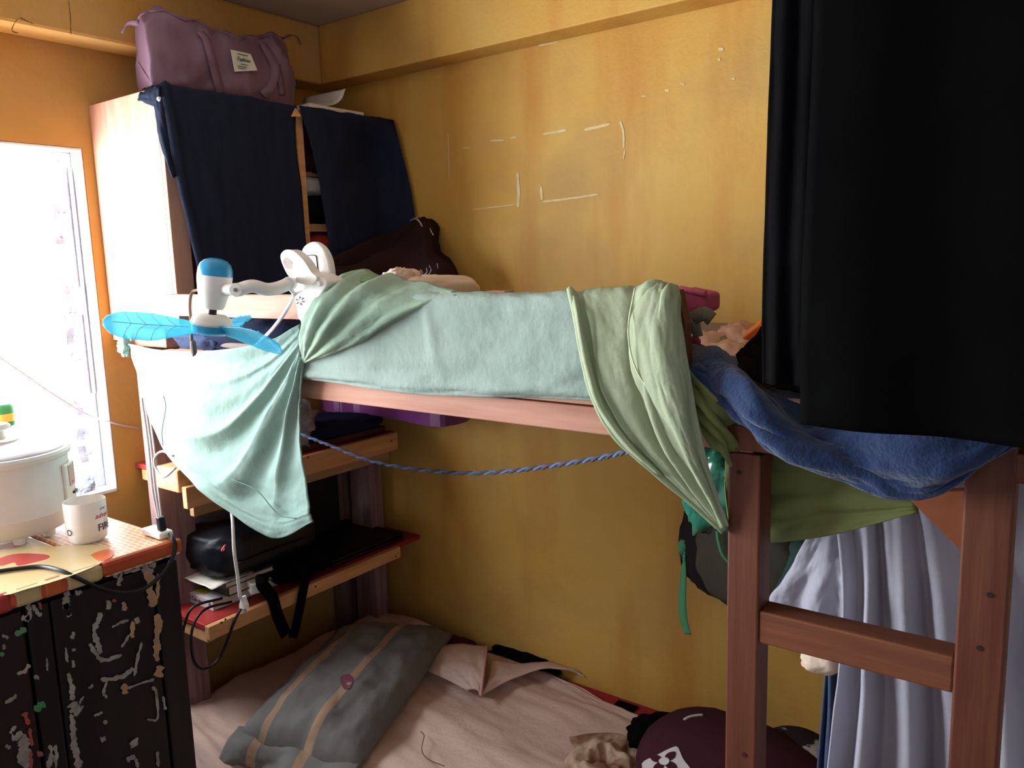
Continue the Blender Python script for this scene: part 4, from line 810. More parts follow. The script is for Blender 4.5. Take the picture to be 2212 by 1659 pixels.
# blue cord swag
rp = []
for i, (a, b) in enumerate([(650, 938), (720, 965), (800, 995), (900, 1014), (1000, 1022), (1100, 1018), (1200, 1005), (1300, 988), (1380, 970), (1440, 955)]):
    t = i / 9; rp.append(P(a, b, y=1.50 * (1 - t) + 1.16 * t))
rope = empty('braided_cord', rp[4], 'blue and grey braided cord sagging under the upper bunk', 'cord')
C = cr(rp, 260); T = np.gradient(C, axis=0)
for s_, (mm) in enumerate((mat('blue_cord_strand', '#6b7aa8', '#5c6b98', rough=.8), mat('grey_cord_strand', '#5d5a66', '#4a4752', rough=.8))):
    pts = []
    for i in range(260):
        t = Vector(T[i]).normalized(); a = i * .62 + s_ * math.pi; s = t.cross(Vector((0, 0, 1))).normalized(); b = s.cross(t)
        pts.append(Vector(C[i]) + (s * math.cos(a) + b * math.sin(a)) * .0024)
    tube('strand', pts, .0031, mm, rope, n=260, seg=6)
# things on the lower shelf
zl = CZ + Z2
lb = empty('leather_bag', V(-2.15, 1.45, Z2 + .08), 'black leatherette bag with red zip pull on top of the books', 'bag')
mk('bag_body', *blobg(V(-2.17, 1.47, Z2 + .155), ((.15, 0, 0), (0, .20, 0), (0, 0, .075)), e=(.5, .5), nse=(.07, 3), seed=4, flat=zl + .085), M_leather, lb, smooth=True)
tube('zip_line', [V(-2.022, 1.33, Z2 + .14), V(-2.016, 1.45, Z2 + .145), V(-2.02, 1.6, Z2 + .14)], .003, M_bcord, lb, n=16)
pz = P(483, 1184, x=-2.0)
ringplate('zip_pull', closed([pz + Vector((0, a * px, b * px)) for a, b in ((-9, -9), (-2, -8), (3, 0), (8, 9), (3, 10), (-4, 4), (-10, -2))], 24), closed([pz + Vector((0, a * px * .45 - 2 * px, b * px * .45 - 2 * px)) for a, b in ((-9, -9), (-2, -8), (3, 0), (8, 9), (3, 10), (-4, 4), (-10, -2))], 24), (.005, 0, 0), mat('red_rubber_pull', '#c23a4a', rough=.5), lb)
lp = empty('laptop', V(-2.12, 1.80, Z2 + .002), 'closed black laptop lying on the lower red shelf', 'laptop')
box('laptop_base', V(-2.34, 1.69, Z2 + .002), V(-2.03, 2.03, Z2 + .016), mat('black_matte_plastic', '#141416', rough=.5), lp, bevel=.005)
box('laptop_lid', V(-2.34, 1.69, Z2 + .018), V(-2.03, 2.03, Z2 + .027), mat('black_matte_plastic', '#141416'), lp, bevel=.004)
o = box('black_board', V(-2.30, 1.80, Z2 + .029), V(-2.275, 1.945, Z1 - .07), mat('black_panel', '#121318', rough=.6), bevel=.004); tag(o, 'upright black panel between the two red shelves', 'panel')
# sling bag with hanging straps
sb = empty('sling_bag', V(-2.07, 1.6, Z2), 'soft black sling bag with straps dangling off the lower shelf', 'bag')
mk('bag_body', *blobg(V(-2.09, 1.585, Z2 + .055), ((.085, 0, 0), (0, .115, 0), (0, 0, .055)), e=(.7, .6), nse=(.12, 3), seed=7, flat=zl + .001), M_blackc, sb, smooth=True)
xs = XS + .014
ribbon('strap', [V(-2.04, 1.53, Z2 + .07), P(565, 1250, x=xs), P(588, 1290, x=xs), P(600, 1330, x=xs + .004), P(618, 1372, x=xs + .004)], .038, M_blackc, sb, n=30)
ribbon('strap', [V(-2.04, 1.66, Z2 + .05), P(640, 1212, x=xs - .008), P(660, 1235, x=xs), P(655, 1275, x=xs + .006), P(640, 1350, x=xs + .004), P(632, 1378, x=xs + .004)], .034, M_blackc, sb, n=30)
# books
def book(name, x0, y0_, x1, y1_, z_, h_, cov, lbl, ang=0):
    e = empty(name, V((x0 + x1) / 2, (y0_ + y1_) / 2, z_), lbl, 'book', 'books on the lower shelf')
    box('cover', V(x0, y0_, z_), V(x1, y1_, z_ + .003), cov, e, bevel=.0005); box('cover', V(x0, y0_, z_ + h_ - .003), V(x1, y1_, z_ + h_), cov, e, bevel=.0005)
    box('spine', V(x0, y0_, z_ + .003), V(x1, y0_ + .003, z_ + h_ - .003), cov, e, bevel=.0005)
    box('page_block', V(x0 + .003, y0_ + .003, z_ + .003), V(x1 - .004, y1_ - .003, z_ + h_ - .003), M_paper, e, bevel=0)
    return e
M_bw = mat('white_book_cover', '#d9d4da', rough=.4); M_bg = mat('grey_book_cover', '#6f6d69', '#5b5a58', rough=.5); M_bo = mat('olive_book_cover', '#5a563f', '#4a4734', rough=.5)
b1 = book('thick_book', -2.26, 1.27, -2.075, 1.50, Z2 + .001, .030, M_bw, 'white textbook at the bottom of the stack, lettered spine')
place_text('spine_lettering', 'Integral Calculus', .018, V(-2.185, 1.2694, Z2 + .016), (1, 0, 0), (0, 0, 1), M_ink, b1)
lathe('publisher_mark', [(0, .0004), (.008, .0004), (.008, -.0005)], V(-2.09, 1.2697, Z2 + .016), mat('mark_grey', '#77717c'), b1, 16, ax=(0, -1, 0))
o = plate('yellow_cover_patch', [V(-2.20, 1.285, Z2 + .0312), V(-2.14, 1.285, Z2 + .0312), V(-2.15, 1.33, Z2 + .0312), V(-2.19, 1.33, Z2 + .0312)], (0, 0, .0005), mat('yellow_print', '#c9b93a'), b1, bevel=0)
book('thick_book', -2.25, 1.315, -2.06, 1.52, Z2 + .032, .030, M_bo, 'olive covered book in the middle of the stack')
book('thick_book', -2.27, 1.30, -2.05, 1.53, Z2 + .063, .018, M_bg, 'grey covered book at the top of the stack under the leatherette bag')
o = sheet('loose_paper', [[V(-2.30, 1.26, Z2 + .085), V(-2.18, 1.255, Z2 + .083), V(-2.06, 1.26, Z2 + .075)], [V(-2.30, 1.31, Z2 + .084), V(-2.18, 1.31, Z2 + .084), V(-2.05, 1.31, Z2 + .082)], [V(-2.30, 1.4, Z2 + .083), V(-2.18, 1.4, Z2 + .083), V(-2.05, 1.4, Z2 + .083)]], M_paper, None, 20, 14, wr=(.006, 4), thick=.001); tag(o, 'crumpled loose paper between the books and the leatherette bag', 'paper')
ch = empty('charger', V(-2.03, 1.44, Z2), 'white wall charger cube on the edge of the lower shelf', 'charger')
q = P(560, 1268, x=-2.01); mk('charger_body', *plateg([q + Vector(d) for d in ((-.03, -.022, -.012), (.0, -.03, -.016), (.012, .0, -.016), (-.02, .008, -.012))], (0, 0, .033)), M_plast, ch, bevel=.004)
box('charger_port', q + Vector((-.019, -.0275, .001)), q + Vector((-.009, -.026, .005)), M_shaft, ch, bevel=0)
# cables under the lower shelf
for i, pts in enumerate(([(480, 1292, -2.02), (420, 1310, -2.03), (400, 1345, -2.04), (390, 1400, -2.1)], [(500, 1300, -2.02), (440, 1318, -2.01), (414, 1365, -2.0), (418, 1425, -2.0), (440, 1445, -2.0), (475, 1420, -2.0), (512, 1330, -1.985), (540, 1290, -1.99)])):
    o = tube('dark_cable', [P(a, b, x=c_) for a, b, c_ in pts], .004, M_bcord, None, n=40); tag(o, ['dark cable slipping down the left end of the lower shelf', 'dark cable looping below the lower shelf edge'][i], 'cable')
# cables beside the post, power strip
gx = 1.17
for i, dx in enumerate((0, 7, -6)):
    o = tube('grey_cable', [P(312 + dx, 860, y=gx), P(326 + dx, 960, y=gx), P(336 + dx, 1060, y=gx), P(346 + dx * .6, 1120, y=gx), P(352 + dx * .5, 1143, y=gx)], .0035, M_gcord, None, n=30); tag(o, ['grey cable running down the post, middle of three', 'grey cable nearest the post front edge, right of three', 'grey cable on the outer left of the three by the post'][i], 'cable', 'cables down the shelf post')
o = tube('cable_loop', [P(380, 1010, y=1.09), P(355, 1030, y=1.085), P(338, 1015, y=1.09), P(334, 990, y=1.09), P(350, 975, y=1.09), P(375, 985, y=1.09)], .0032, M_gcord, None, n=40); tag(o, 'grey cable looped around the upper shelf corner', 'cable')
# ------------------------------------------------------------------ black dresser
XD = -1.585; ZD = -.57; YD = .90
dr = empty('dresser', (-1.95, .2, 0), 'black lacquered dresser with peeling stickers left of the bed', 'dresser')
box('carcass', Vector((XA + .02, -.55, .05)), V(XD - .015, YD - .005, ZD - .04), M_dark, dr)
box('base', Vector((XA + .04, -.53, 0)), Vector((XD - .03, YD - .02, .05)), M_dark, dr, bevel=0)
yd = lambda px_, py_: P(px_, py_, x=XD).y
ya = yd(118, 1420); yb_ = yd(345, 1400)
M_door = mat('dark_lacquered_door', '#1f1518', '#140f11', rough=.45, nscale=4, stretch=(6, 6, 1), spec=.3)
d1 = box('door', V(XD - .0145, ya + .004, -1.52), V(XD - .0005, yb_, ZD - .045), M_door, dr, bevel=.004)
d2 = box('door', V(XD - .0145, -.10, -1.52), V(XD - .0005, ya - .045, ZD - .045), mat('maroon_black_door', '#2a171a', '#190f11', rough=.45, nscale=4, spec=.3), dr, bevel=.004)
box('stile', V(XD - .0145, ya - .04, -1.52), V(XD + .002, ya, ZD - .045), M_dark, dr, bevel=.003)
box('stile', V(XD - .0145, yb_ + .004, -1.52), V(XD + .002, YD - .006, ZD - .045), M_dark, dr, bevel=.003)
SX = dict(x=XD + .0026)
def c3(l): return [(a / 4.3775, 1280 + b / 4.3775) for a, b in l]
def c2(l): return [(a / 5.53, 1040 + b / 5.53) for a, b in l]
M_sw = mat('peeled_paper_white', '#a39a92', '#7c726c', rough=.8, nscale=30); M_st = mat('peeled_paper_tan', '#b3916f', '#9b7757', rough=.8, nscale=20)
M_sg = mat('sticker_green', '#2f7a45', '#5e8f6a', rough=.6, nscale=30); M_sr = mat('sticker_red', '#a8453a', '#8a5048', rough=.6, nscale=30)
white = [(c2([(1700, 1000), (1760, 1060), (1800, 1200)]), 14), (c2([(1780, 980), (1860, 1010)]), 12), (c2([(1350, 1130), (1440, 1110), (1410, 1250)]), 9), (c2([(1480, 1100), (1700, 1030)]), 5), (c2([(820, 1310), (790, 1400), (800, 1530)]), 11), (c2([(900, 1340), (980, 1315)]), 7), (c2([(1290, 1420), (1300, 1530)]), 8), (c2([(1480, 1440), (1490, 1540)]), 9), (c2([(330, 1450), (350, 1560), (330, 1659)]), 9),
         (c2([(380, 1480), (490, 1610)]), 8), (c2([(820, 1580), (840, 1610)]), 9), (c3([(960, 190), (910, 300), (890, 400), (930, 480), (950, 580)]), 9), (c3([(850, 480), (900, 580), (980, 640), (1150, 590)]), 8), (c3([(1060, 330), (1130, 290), (1220, 260)]), 4), (c3([(1280, 240), (1310, 290)]), 9), (c3([(1230, 400), (1150, 520)]), 4), (c3([(1340, 470), (1300, 620), (1270, 790)]), 5), (c3([(950, 820), (1100, 810), (1200, 770), (1270, 720)]), 7),
         (c3([(1010, 840), (980, 950), (1010, 1000)]), 5), (c3([(1200, 910), (1330, 860), (1460, 820)]), 4), (c3([(1440, 890), (1480, 960), (1485, 1190), (1390, 1200)]), 5), (c3([(1540, 980), (1570, 1110)]), 5), (c3([(640, 100), (620, 160)]), 9), (c3([(650, 200), (660, 215)]), 9), (c3([(690, 370), (680, 440)]), 6), (c3([(695, 530), (700, 555)]), 6), (c3([(620, 520), (640, 660)]), 4), (c3([(690, 640), (700, 710)]), 5),
         (c3([(650, 760), (670, 900), (690, 1020)]), 10), (c3([(680, 1040), (720, 1100), (760, 1130)]), 20), (c3([(790, 980), (740, 1060)]), 4), (c3([(670, 1150), (690, 1300), (700, 1450), (730, 1560), (750, 1659)]), 11), (c3([(890, 1170), (970, 1130)]), 4), (c3([(980, 1240), (1010, 1210)]), 6), (c3([(950, 1390), (1000, 1380)]), 8), (c3([(1250, 1400), (1290, 1450)]), 14), (c3([(1200, 1590), (1280, 1545)]), 7), (c3([(1490, 1500), (1500, 1650)]), 5), (c3([(1290, 1570), (1300, 1659)]), 6),
         (c3([(160, 770), (230, 750), (280, 680)]), 7), (c3([(320, 800), (370, 800)]), 7), (c3([(50, 1050), (160, 970)]), 6), (c3([(20, 400), (80, 430)]), 6), (c3([(30, 490), (40, 540)]), 6), (c3([(90, 1330), (150, 1260)]), 7), (c3([(110, 1380), (200, 1380), (230, 1500), (250, 1659)]), 20), (c3([(50, 1450), (100, 1470)]), 6), (c3([(470, 1440), (490, 1550), (450, 1659)]), 9), (c3([(530, 1440), (530, 1659)]), 8), (c3([(440, 620), (450, 740)]), 4), (c3([(200, 240), (280, 250)]), 10), (c3([(840, 910), (880, 870)]), 4)]
v, f = join([stroke(p_, w_ * 1.45, SX, (0, 0, 0), i) for i, (p_, w_) in enumerate(white)]); tag(mk('peeled_paper', v, f, M_sw, dr), kind='stuff')
tan = [(c2([(1780, 1060), (1790, 1250), (1820, 1500)]), 15), (c2([(1880, 1100), (1880, 1400)]), 8), (c3([(1490, 200), (1500, 350), (1480, 500), (1480, 650)]), 13), (c3([(1520, 690), (1500, 800)]), 16), (c3([(1180, 860), (1170, 960)]), 12), (c3([(1250, 270), (1250, 430)]), 8), (c3([(1160, 90), (1190, 170)]), 8)]
v, f = join([stroke(p_, w_ * 1.3, SX, (.0004, 0, 0), 70 + i) for i, (p_, w_) in enumerate(tan)]); tag(mk('peeled_paper', v, f, M_st, dr), kind='stuff')
for i, (p_, w_) in enumerate([([(140, 400), (240, 330)], 14), ([(320, 1110), (420, 1040)], 16), ([(0, 590), (40, 580)], 9)]):
    v, f = stroke(c3(p_), w_, SX, (.0006, 0, 0), 90 + i); mk('green_sticker', v, f, M_sg, dr)
for i, (p_, w_) in enumerate([([(240, 1130), (260, 1250)], 14), ([(280, 1280), (300, 1450)], 9), ([(350, 1530), (405, 1515)], 14), ([(290, 1500), (290, 1659)], 10), ([(1080, 60), (1080, 90)], 9), ([(370, 90), (385, 160)], 7)]):
    v, f = stroke(c3(p_), w_, SX, (.0006, 0, 0), 95 + i); mk('red_sticker', v, f, M_sr, dr)
# vinyl cover with puzzle print
def vinyl(nt, c):
    tc = nt.nodes.new('ShaderNodeTexCoord'); vo = nt.nodes.new('ShaderNodeTexVoronoi'); vo.inputs['Scale'].default_value = 7.5
    nz = nt.nodes.new('ShaderNodeTexNoise'); nz.inputs['Scale'].default_value = 9; nt.links.new(tc.outputs['Object'], nz.inputs['Vector'])
    ad = nt.nodes.new('ShaderNodeMix'); ad.data_type = 'RGBA'; ad.blend_type = 'LINEAR_LIGHT'; ad.inputs[0].default_value = .10
    nt.links.new(tc.outputs['Object'], ad.inputs[6]); nt.links.new(nz.outputs['Color'], ad.inputs[7]); nt.links.new(ad.outputs[2], vo.inputs['Vector'])
    sep = nt.nodes.new('ShaderNodeSeparateColor'); nt.links.new(vo.outputs['Color'], sep.inputs[0])
    r = nt.nodes.new('ShaderNodeValToRGB'); nt.links.new(sep.outputs[0], r.inputs[0]); cr_ = r.color_ramp; cr_.interpolation = 'CONSTANT'
    cr_.elements[0].position = 0; cr_.elements[0].color = lin('#c0a877'); cr_.elements[1].position = .52; cr_.elements[1].color = lin('#c0532f')
    e = cr_.elements.new(.70); e.color = lin('#b23b35'); e = cr_.elements.new(.86); e.color = lin('#d9773c')
    return r.outputs[0]
M_vin = mat('puzzle_print_vinyl', '#cfae6a', rough=.28, spec=.5, extra=vinyl, bump=.15, bscale=12)
def tiles(nt, c):
    tc = nt.nodes.new('ShaderNodeTexCoord'); b = nt.nodes.new('ShaderNodeTexBrick'); b.inputs['Scale'].default_value = 22; b.inputs['Mortar Size'].default_value = .035
    b.inputs['Color1'].default_value = lin('#c9764a'); b.inputs['Color2'].default_value = lin('#c58a60'); b.inputs['Mortar'].default_value = lin('#e2c9a8')
    nt.links.new(tc.outputs['Object'], b.inputs['Vector']); return b.outputs[0]
M_vin2 = mat('tile_print_vinyl', '#c9764a', rough=.28, spec=.5, extra=tiles, bump=.12, bscale=12)
ytile = .735
vc = empty('table_cover', V(-1.95, .3, ZD - .05), 'printed vinyl cover with cream, orange and red puzzle shapes on the dresser', 'table cover')
box('cover_sheet', V(XA + .012, -.56, ZD - .034), V(XD + .012, ytile, ZD - .001), M_vin, vc, bevel=.009)
box('cover_sheet', V(XA + .012, ytile, ZD - .034), V(XD + .012, YD + .004, ZD - .001), M_vin2, vc, bevel=.009)
M_or = mat('orange_print', '#cf6a35', '#c05a2c', rough=.3, spec=.5); M_rp = mat('red_print', '#b43d3a', '#a03030', rough=.3, spec=.5); M_cp = mat('cream_print', '#c4ac7c', '#bca274', rough=.3, spec=.5)
def print_patch(nm, pts, mm, k=0): 
    pp = closed([P(a, b, z=ZD - .0004 + k * .0003) for a, b in pts], 40); v_, f_ = plateg(pp, (0, 0, .0003)); mk(nm, v_, f_, mm, vc)
print_patch('cream_shape', [(0, 1215), (60, 1190), (120, 1180), (215, 1178), (232, 1190), (195, 1200), (225, 1212), (150, 1245), (60, 1272), (0, 1282)], M_cp, 1)
print_patch('red_shape', [(0, 1206), (40, 1196), (98, 1198), (104, 1206), (60, 1218), (38, 1222), (30, 1215), (0, 1222)], M_rp, 2)
print_patch('orange_shape', [(198, 1198), (225, 1188), (245, 1190), (240, 1204), (215, 1212)], M_or, 2)
def lip(nm, y_a, y_b, mm, h=.034): box(nm, V(XD - .006, y_a, ZD - h), V(XD + .0135, y_b, ZD + .0012), mm, vc, bevel=.008)
yy = lambda a, b: P(a, b, x=XD + .012).y
lip('orange_edge', yy(92, 1260), yy(140, 1245), M_or); lip('red_edge', yy(0, 1285) - .02, yy(26, 1280), M_rp, .036); lip('red_edge', yy(220, 1220), YD + .005, mat('rust_print', '#b2502f', '#9c4028', rough=.35), .03)
lip('cream_edge', yy(28, 1280), yy(92, 1258), M_cp); lip('cream_edge', yy(140, 1245), yy(219, 1220), M_cp)
# rice cooker
zd = CZ + ZD + .001
cc = P(22, 1152, z=ZD); cc.z = zd + .001; u_ = 1.0
rc = empty('rice_cooker', cc, 'white rice cooker with steel lid in front of the window', 'rice cooker')
rr = .131
lathe('cooker_body', [(0, .014), (rr * .90, .014), (rr * .96, .022), (rr * .985, .050), (rr, .052), (rr * 1.0, .10), (rr * .99, .155), (rr * 1.0, .168), (rr * 1.04, .172), (rr * 1.05, .180), (rr * 1.02, .186), (rr * .90, .187)], cc, M_cook, rc, 64)
lathe('cooker_lid', [(rr * .95, .184), (rr * .95, .190), (rr * .88, .196), (rr * .6, .204), (rr * .3, .208), (0, .209)], cc, M_lidm, rc, 56, plabel='steel lid')
lathe('lid_knob', [(.040, .207), (.038, .212), (.016, .214), (.013, .222), (.013, .232), (.024, .236), (.026, .243), (.022, .247), (0, .248)], cc, M_plastw, rc, 32)
a0 = math.atan2(P(140, 1090, z=ZD).y - cc.y, P(140, 1090, z=ZD).x - cc.x)
vdir = math.atan2(-cc.y, -cc.x)
def onc(a, h, r_=rr): return Vector((cc.x + r_ * math.cos(a), cc.y + r_ * math.sin(a), cc.z + h))
def cyl_patch(name, a_, b_, h0, h1, r0, r1, mm, n=10):
    vs = []; 
    for i in range(n + 1):
        a = a_ + (b_ - a_) * i / n
        for h, r_ in ((h0, r0), (h0, r1), (h1, r1), (h1, r0)): vs.append(onc(a, h, r_))
    fs = [(i * 4 + k, i * 4 + (k + 1) % 4, (i + 1) * 4 + (k + 1) % 4, (i + 1) * 4 + k) for i in range(n) for k in range(4)] + [(0, 1, 2, 3), (n * 4, n * 4 + 1, n * 4 + 2, n * 4 + 3)]
    return mk(name, vs, fs, mm, rc, bevel=.003)
pa = vdir + math.radians(57)
cyl_patch('control_panel', pa, pa + .55, .058, .150, rr * .99, rr + .007, M_plastw)
cyl_patch('indicator_window', pa + .10, pa + .46, .098, .146, rr + .006, rr + .0085, mat('mauve_grey_panel', '#b49c9c', rough=.4))
cyl_patch('indicator_lamp', pa + .2, pa + .26, .104, .109, rr + .008, rr + .0092, mat('red_indicator', '#d5485a', rough=.4))
cyl_patch('switch_lever', pa + .18, pa + .42, .078, .084, rr + .006, rr + .012, M_shaft)
for a in (vdir - .5, vdir + .15, vdir + .75, vdir + 2.4, vdir + 3.6):
    lathe('foot', [(0, 0), (.012, 0), (.014, .015), (0, .015)], onc(a, 0, rr * .8) , M_plastw, rc, 12)
# mug
mc = P(191, 1166, z=ZD); mc.z = zd + .001
mg = empty('mug', mc, 'white ceramic mug printed with FIRE beside the rice cooker', 'mug')
mr = .0415; mh = .088
lathe('mug_body', [(0, .001), (mr * .80, 0), (mr * .90, .004), (mr * .97, .02), (mr, .05), (mr * 1.01, mh - .002), (mr * .985, mh), (mr * .95, mh - .002), (mr * .93, .03), (mr * .88, .008), (0, .006)], mc, M_ceram, mg, 48)
mv = math.atan2(-mc.y, -mc.x)
ha = mv + math.pi * .9
hd = Vector((math.cos(ha), math.sin(ha), 0))
tube('mug_handle', [mc + hd * (mr * .97) + Vector((0, 0, .070)), mc + hd * (mr + .022) + Vector((0, 0, .068)), mc + hd * (mr + .026) + Vector((0, 0, .042)), mc + hd * (mr + .016) + Vector((0, 0, .022)), mc + hd * (mr * .97) + Vector((0, 0, .020))], .006, M_ceram, mg, n=24)
def mugtext(body, size, a_, h, mm, shear=0):
    v, f = textg(body, size, .0002, shear, 'LEFT'); out = []
    for q in v:
        a = a_ + q.x / mr; r_ = mr * (1.0 if h > .03 else .995) + .0006 + q.z
        out.append(Vector((mc.x + r_ * math.cos(a), mc.y + r_ * math.sin(a), mc.z + h + q.y)))
    mk('mug_lettering', out, f, mm, mg)
at_ = mv + .50
mugtext('FIRE', .022, at_, .030, mat('navy_ink', '#3a3450')); mugtext('adven', .015, at_ - .10, .056, mat('red_ink', '#c8485a'), .4); mugtext('your', .009, at_ + .2, .071, mat('blue_ink', '#7f93b8')); mugtext('O', .02, mv - 1.15, .026, mat('navy_ink', '#3a3450'))
# black cable over the dresser and power strip
o = tube('black_cable', [P(-30, 1238, z=ZD + .005), P(40, 1228, z=ZD + .005), P(90, 1224, z=ZD + .005), P(130, 1232, z=ZD + .006), P(165, 1248, x=XD + .02), P(210, 1268, x=XD + .022), P(260, 1280, x=XD + .022), P(310, 1272, x=XD + .022), P(350, 1240, x=XD + .022), P(372, 1205, x=XD + .022), P(379, 1180, x=XD + .02), P(372, 1160, x=XD + .01), P(362, 1150, x=XD - .04), P(352, 1144, x=XD - .1)], .0042, M_bcord, None, n=110); tag(o, 'black cable trailing over the dresser front edge', 'cable')
pst = empty('power_strip', P(345, 1150, y=.96), 'white power strip at the far corner of the dresser', 'power strip')
c_ = V(XD - .06, .885, ZD); box('strip_body', c_ + Vector((-.03, -.016, .001)), c_ + Vector((.045, .018, .016)), M_plast, pst, bevel=.005)
mk('strip_plug', *plateg([c_ + Vector((.024, -.008, .0165)), c_ + Vector((.038, -.008, .0165)), c_ + Vector((.038, .008, .0165)), c_ + Vector((.024, .008, .0165))], (-.004, 0, .03)), M_bcord, pst, bevel=.003)
# container and rag on the window sill
ct = empty('detergent_bottle', Vector((-2.46, .50, z0 + .012)), 'green and yellow capped bottle standing on the window sill behind the rice cooker', 'bottle')
gq = P(2, 905, x=-2.46)
ct.location = (gq.x, gq.y, z0 + .012)
hB = gq.z - z0
lathe('bottle_body', [(0, 0), (.034, 0), (.036, .004), (.036, hB - .06), (.028, hB - .035), (0, hB - .035)], (gq.x, gq.y, z0 + .0125), mat('pale_green_plastic', '#bfe6cf', rough=.3, trans=.3), ct, 28)
lathe('bottle_cap', [(.032, hB - .035), (.036, hB - .03), (.036, hB + .022), (.030, hB + .03), (0, hB + .03)], (gq.x, gq.y, z0 + .0125), mat('green_cap_plastic', '#3d8a4f', rough=.4), ct, 28)
lathe('yellow_band', [(.0365, hB - .018), (.037, hB - .016), (.037, hB + .002), (.0365, hB + .004)], (gq.x, gq.y, z0 + .0125), mat('yellow_band_plastic', '#d8b14a', rough=.4), ct, 28)
o = sheet('sill_rag', [[P(160, 1062, z=-.64), P(180, 1050, z=-.635), P(203, 1038, z=-.615)], [P(166, 1066, z=-.646), P(186, 1056, z=-.64), P(206, 1046, z=-.63)], [P(172, 1068, z=-.647), P(190, 1062, z=-.646), P(204, 1058, z=-.646)]], cloth('grey_rag', '#8d8a96', '#77747f'), None, 16, 12, wr=(.008, 4), thick=.003); tag(o, 'crumpled grey rag lying on the window sill', 'rag')
o = tube('window_wire', [P(-40, 745, x=-2.52), P(40, 800, x=-2.50), P(120, 855, x=-2.47), P(190, 896, x=-2.44), P(232, 910, x=-2.405), P(260, 918, x=-2.392), P(302, 926, x=-2.385)], .0028, M_gcord, None, n=50); tag(o, 'thin grey wire slanting across the window to the post', 'wire')
# ------------------------------------------------------------------ lower bunk
o = blob('lower_mattress', V(-1.20, 1.57, ZL - .058), ((1.10, 0, 0), (0, .465, 0), (0, 0, .042)), cloth('dark_red_foam', '#6b2a2a', '#5a2222'), e=(.18, .18), nse=(.003, 3), flat=CZ + ZL - .0895, nu=60); tag(o, 'low dark red foam mattress of the lower bunk', 'mattress')
def bedz(x, y): return 0
M_sheet = cloth('blush_cotton', '#dcbfb0', '#d2b2a5', nscale=3, bump=.3, bscale=60)
xs_ = np.linspace(-2.22, -.42, 13); ys_ = [1.03, 1.045, 1.10, 1.2, 1.35, 1.5, 1.65, 1.8, 1.94, 2.055, 2.07]
rows = []
for j, y_ in enumerate(ys_):
    r = []
    for i, x_ in enumerate(xs_):
        z_ = ZL + .010 + .012 * noise.noise(Vector((x_ * 3, y_ * 3, 2)))
        if x_ < -1.75: z_ += .03 * (min(1, (-1.75 - x_) / .2))
        z_ += .045 * math.exp(-((x_ + 1.98) / .16) ** 2 - ((y_ - 1.12) / .12) ** 2)
        yb2 = y_
        if j == 0: z_ -= .13
        if j == 1: z_ -= .04
        if j >= 9: yb2 = y_ - .075 * min(1, max(0, (x_ + 1.38) / .25))
        if j == 10: z_ -= .012
        r.append(V(x_, yb2, z_))
    rows.append(r)
def bedwr(u, v):
    return .011 * math.sin((u * 6 + v * 30) + 2.2 * noise.noise(Vector((u * 7, v * 5, 1)))) * (.4 + noise.noise(Vector((u * 5, v * 4, 9))) ** 2 * 2) + .006 * noise.noise(Vector((u * 12 + v * 10, v * 44 + u * 8, 3)))
fs_ = o = sheet('fitted_sheet', rows, M_sheet, None, 150, 110, disp=bedwr, wr=(.006, 9), seed=4, side=(0, 0, 1), thick=.004); tag(o, 'blush pink crumpled bed sheet covering the lower bunk', 'sheet')
rows = [[P(905, 1432, z=ZL + .03), P(935, 1405, z=ZL + .045), P(985, 1392, z=ZL + .05), P(1052, 1394, z=ZL + .05)], [P(925, 1450, z=ZL + .03), P(960, 1432, z=ZL + .055), P(1005, 1425, z=ZL + .065), P(1048, 1425, z=ZL + .07)],
        [P(965, 1468, z=ZL + .03), P(990, 1458, z=ZL + .05), P(1020, 1455, z=ZL + .065), P(1044, 1458, z=ZL + .07)], [P(1010, 1492, z=ZL + .03), P(1020, 1488, z=ZL + .045), P(1030, 1490, z=ZL + .05), P(1038, 1502, z=ZL + .04)]]
o = sheet('turned_corner', rows, M_sheet, fs_, 30, 24, wr=(.006, 4), seed=6, thick=.004, plabel='turned back sheet corner with pink hem')
tube('pink_hem', [P(1052, 1394, z=ZL + .052), P(1048, 1425, z=ZL + .072), P(1044, 1458, z=ZL + .072), P(1038, 1502, z=ZL + .044)], .004, cloth('pink_hem_tape', '#d3a3a4'), o, n=20)
rows = [[P(1042, 1500, z=ZL + .03), P(1100, 1470, z=ZL + .04), P(1170, 1445, z=ZL + .05), P(1240, 1445, z=ZL + .04)], [P(1055, 1470, z=ZL + .05), P(1110, 1455, z=ZL + .045), P(1180, 1438, z=ZL + .05), P(1250, 1452, z=ZL + .03)], [P(1062, 1425, z=ZL + .05), P(1120, 1432, z=ZL + .03), P(1200, 1432, z=ZL + .03), P(1262, 1462, z=ZL + .02)]]
sheet('loose_fold', rows, M_sheet, fs_, 30, 16, wr=(.004, 4), seed=7, thick=.004)
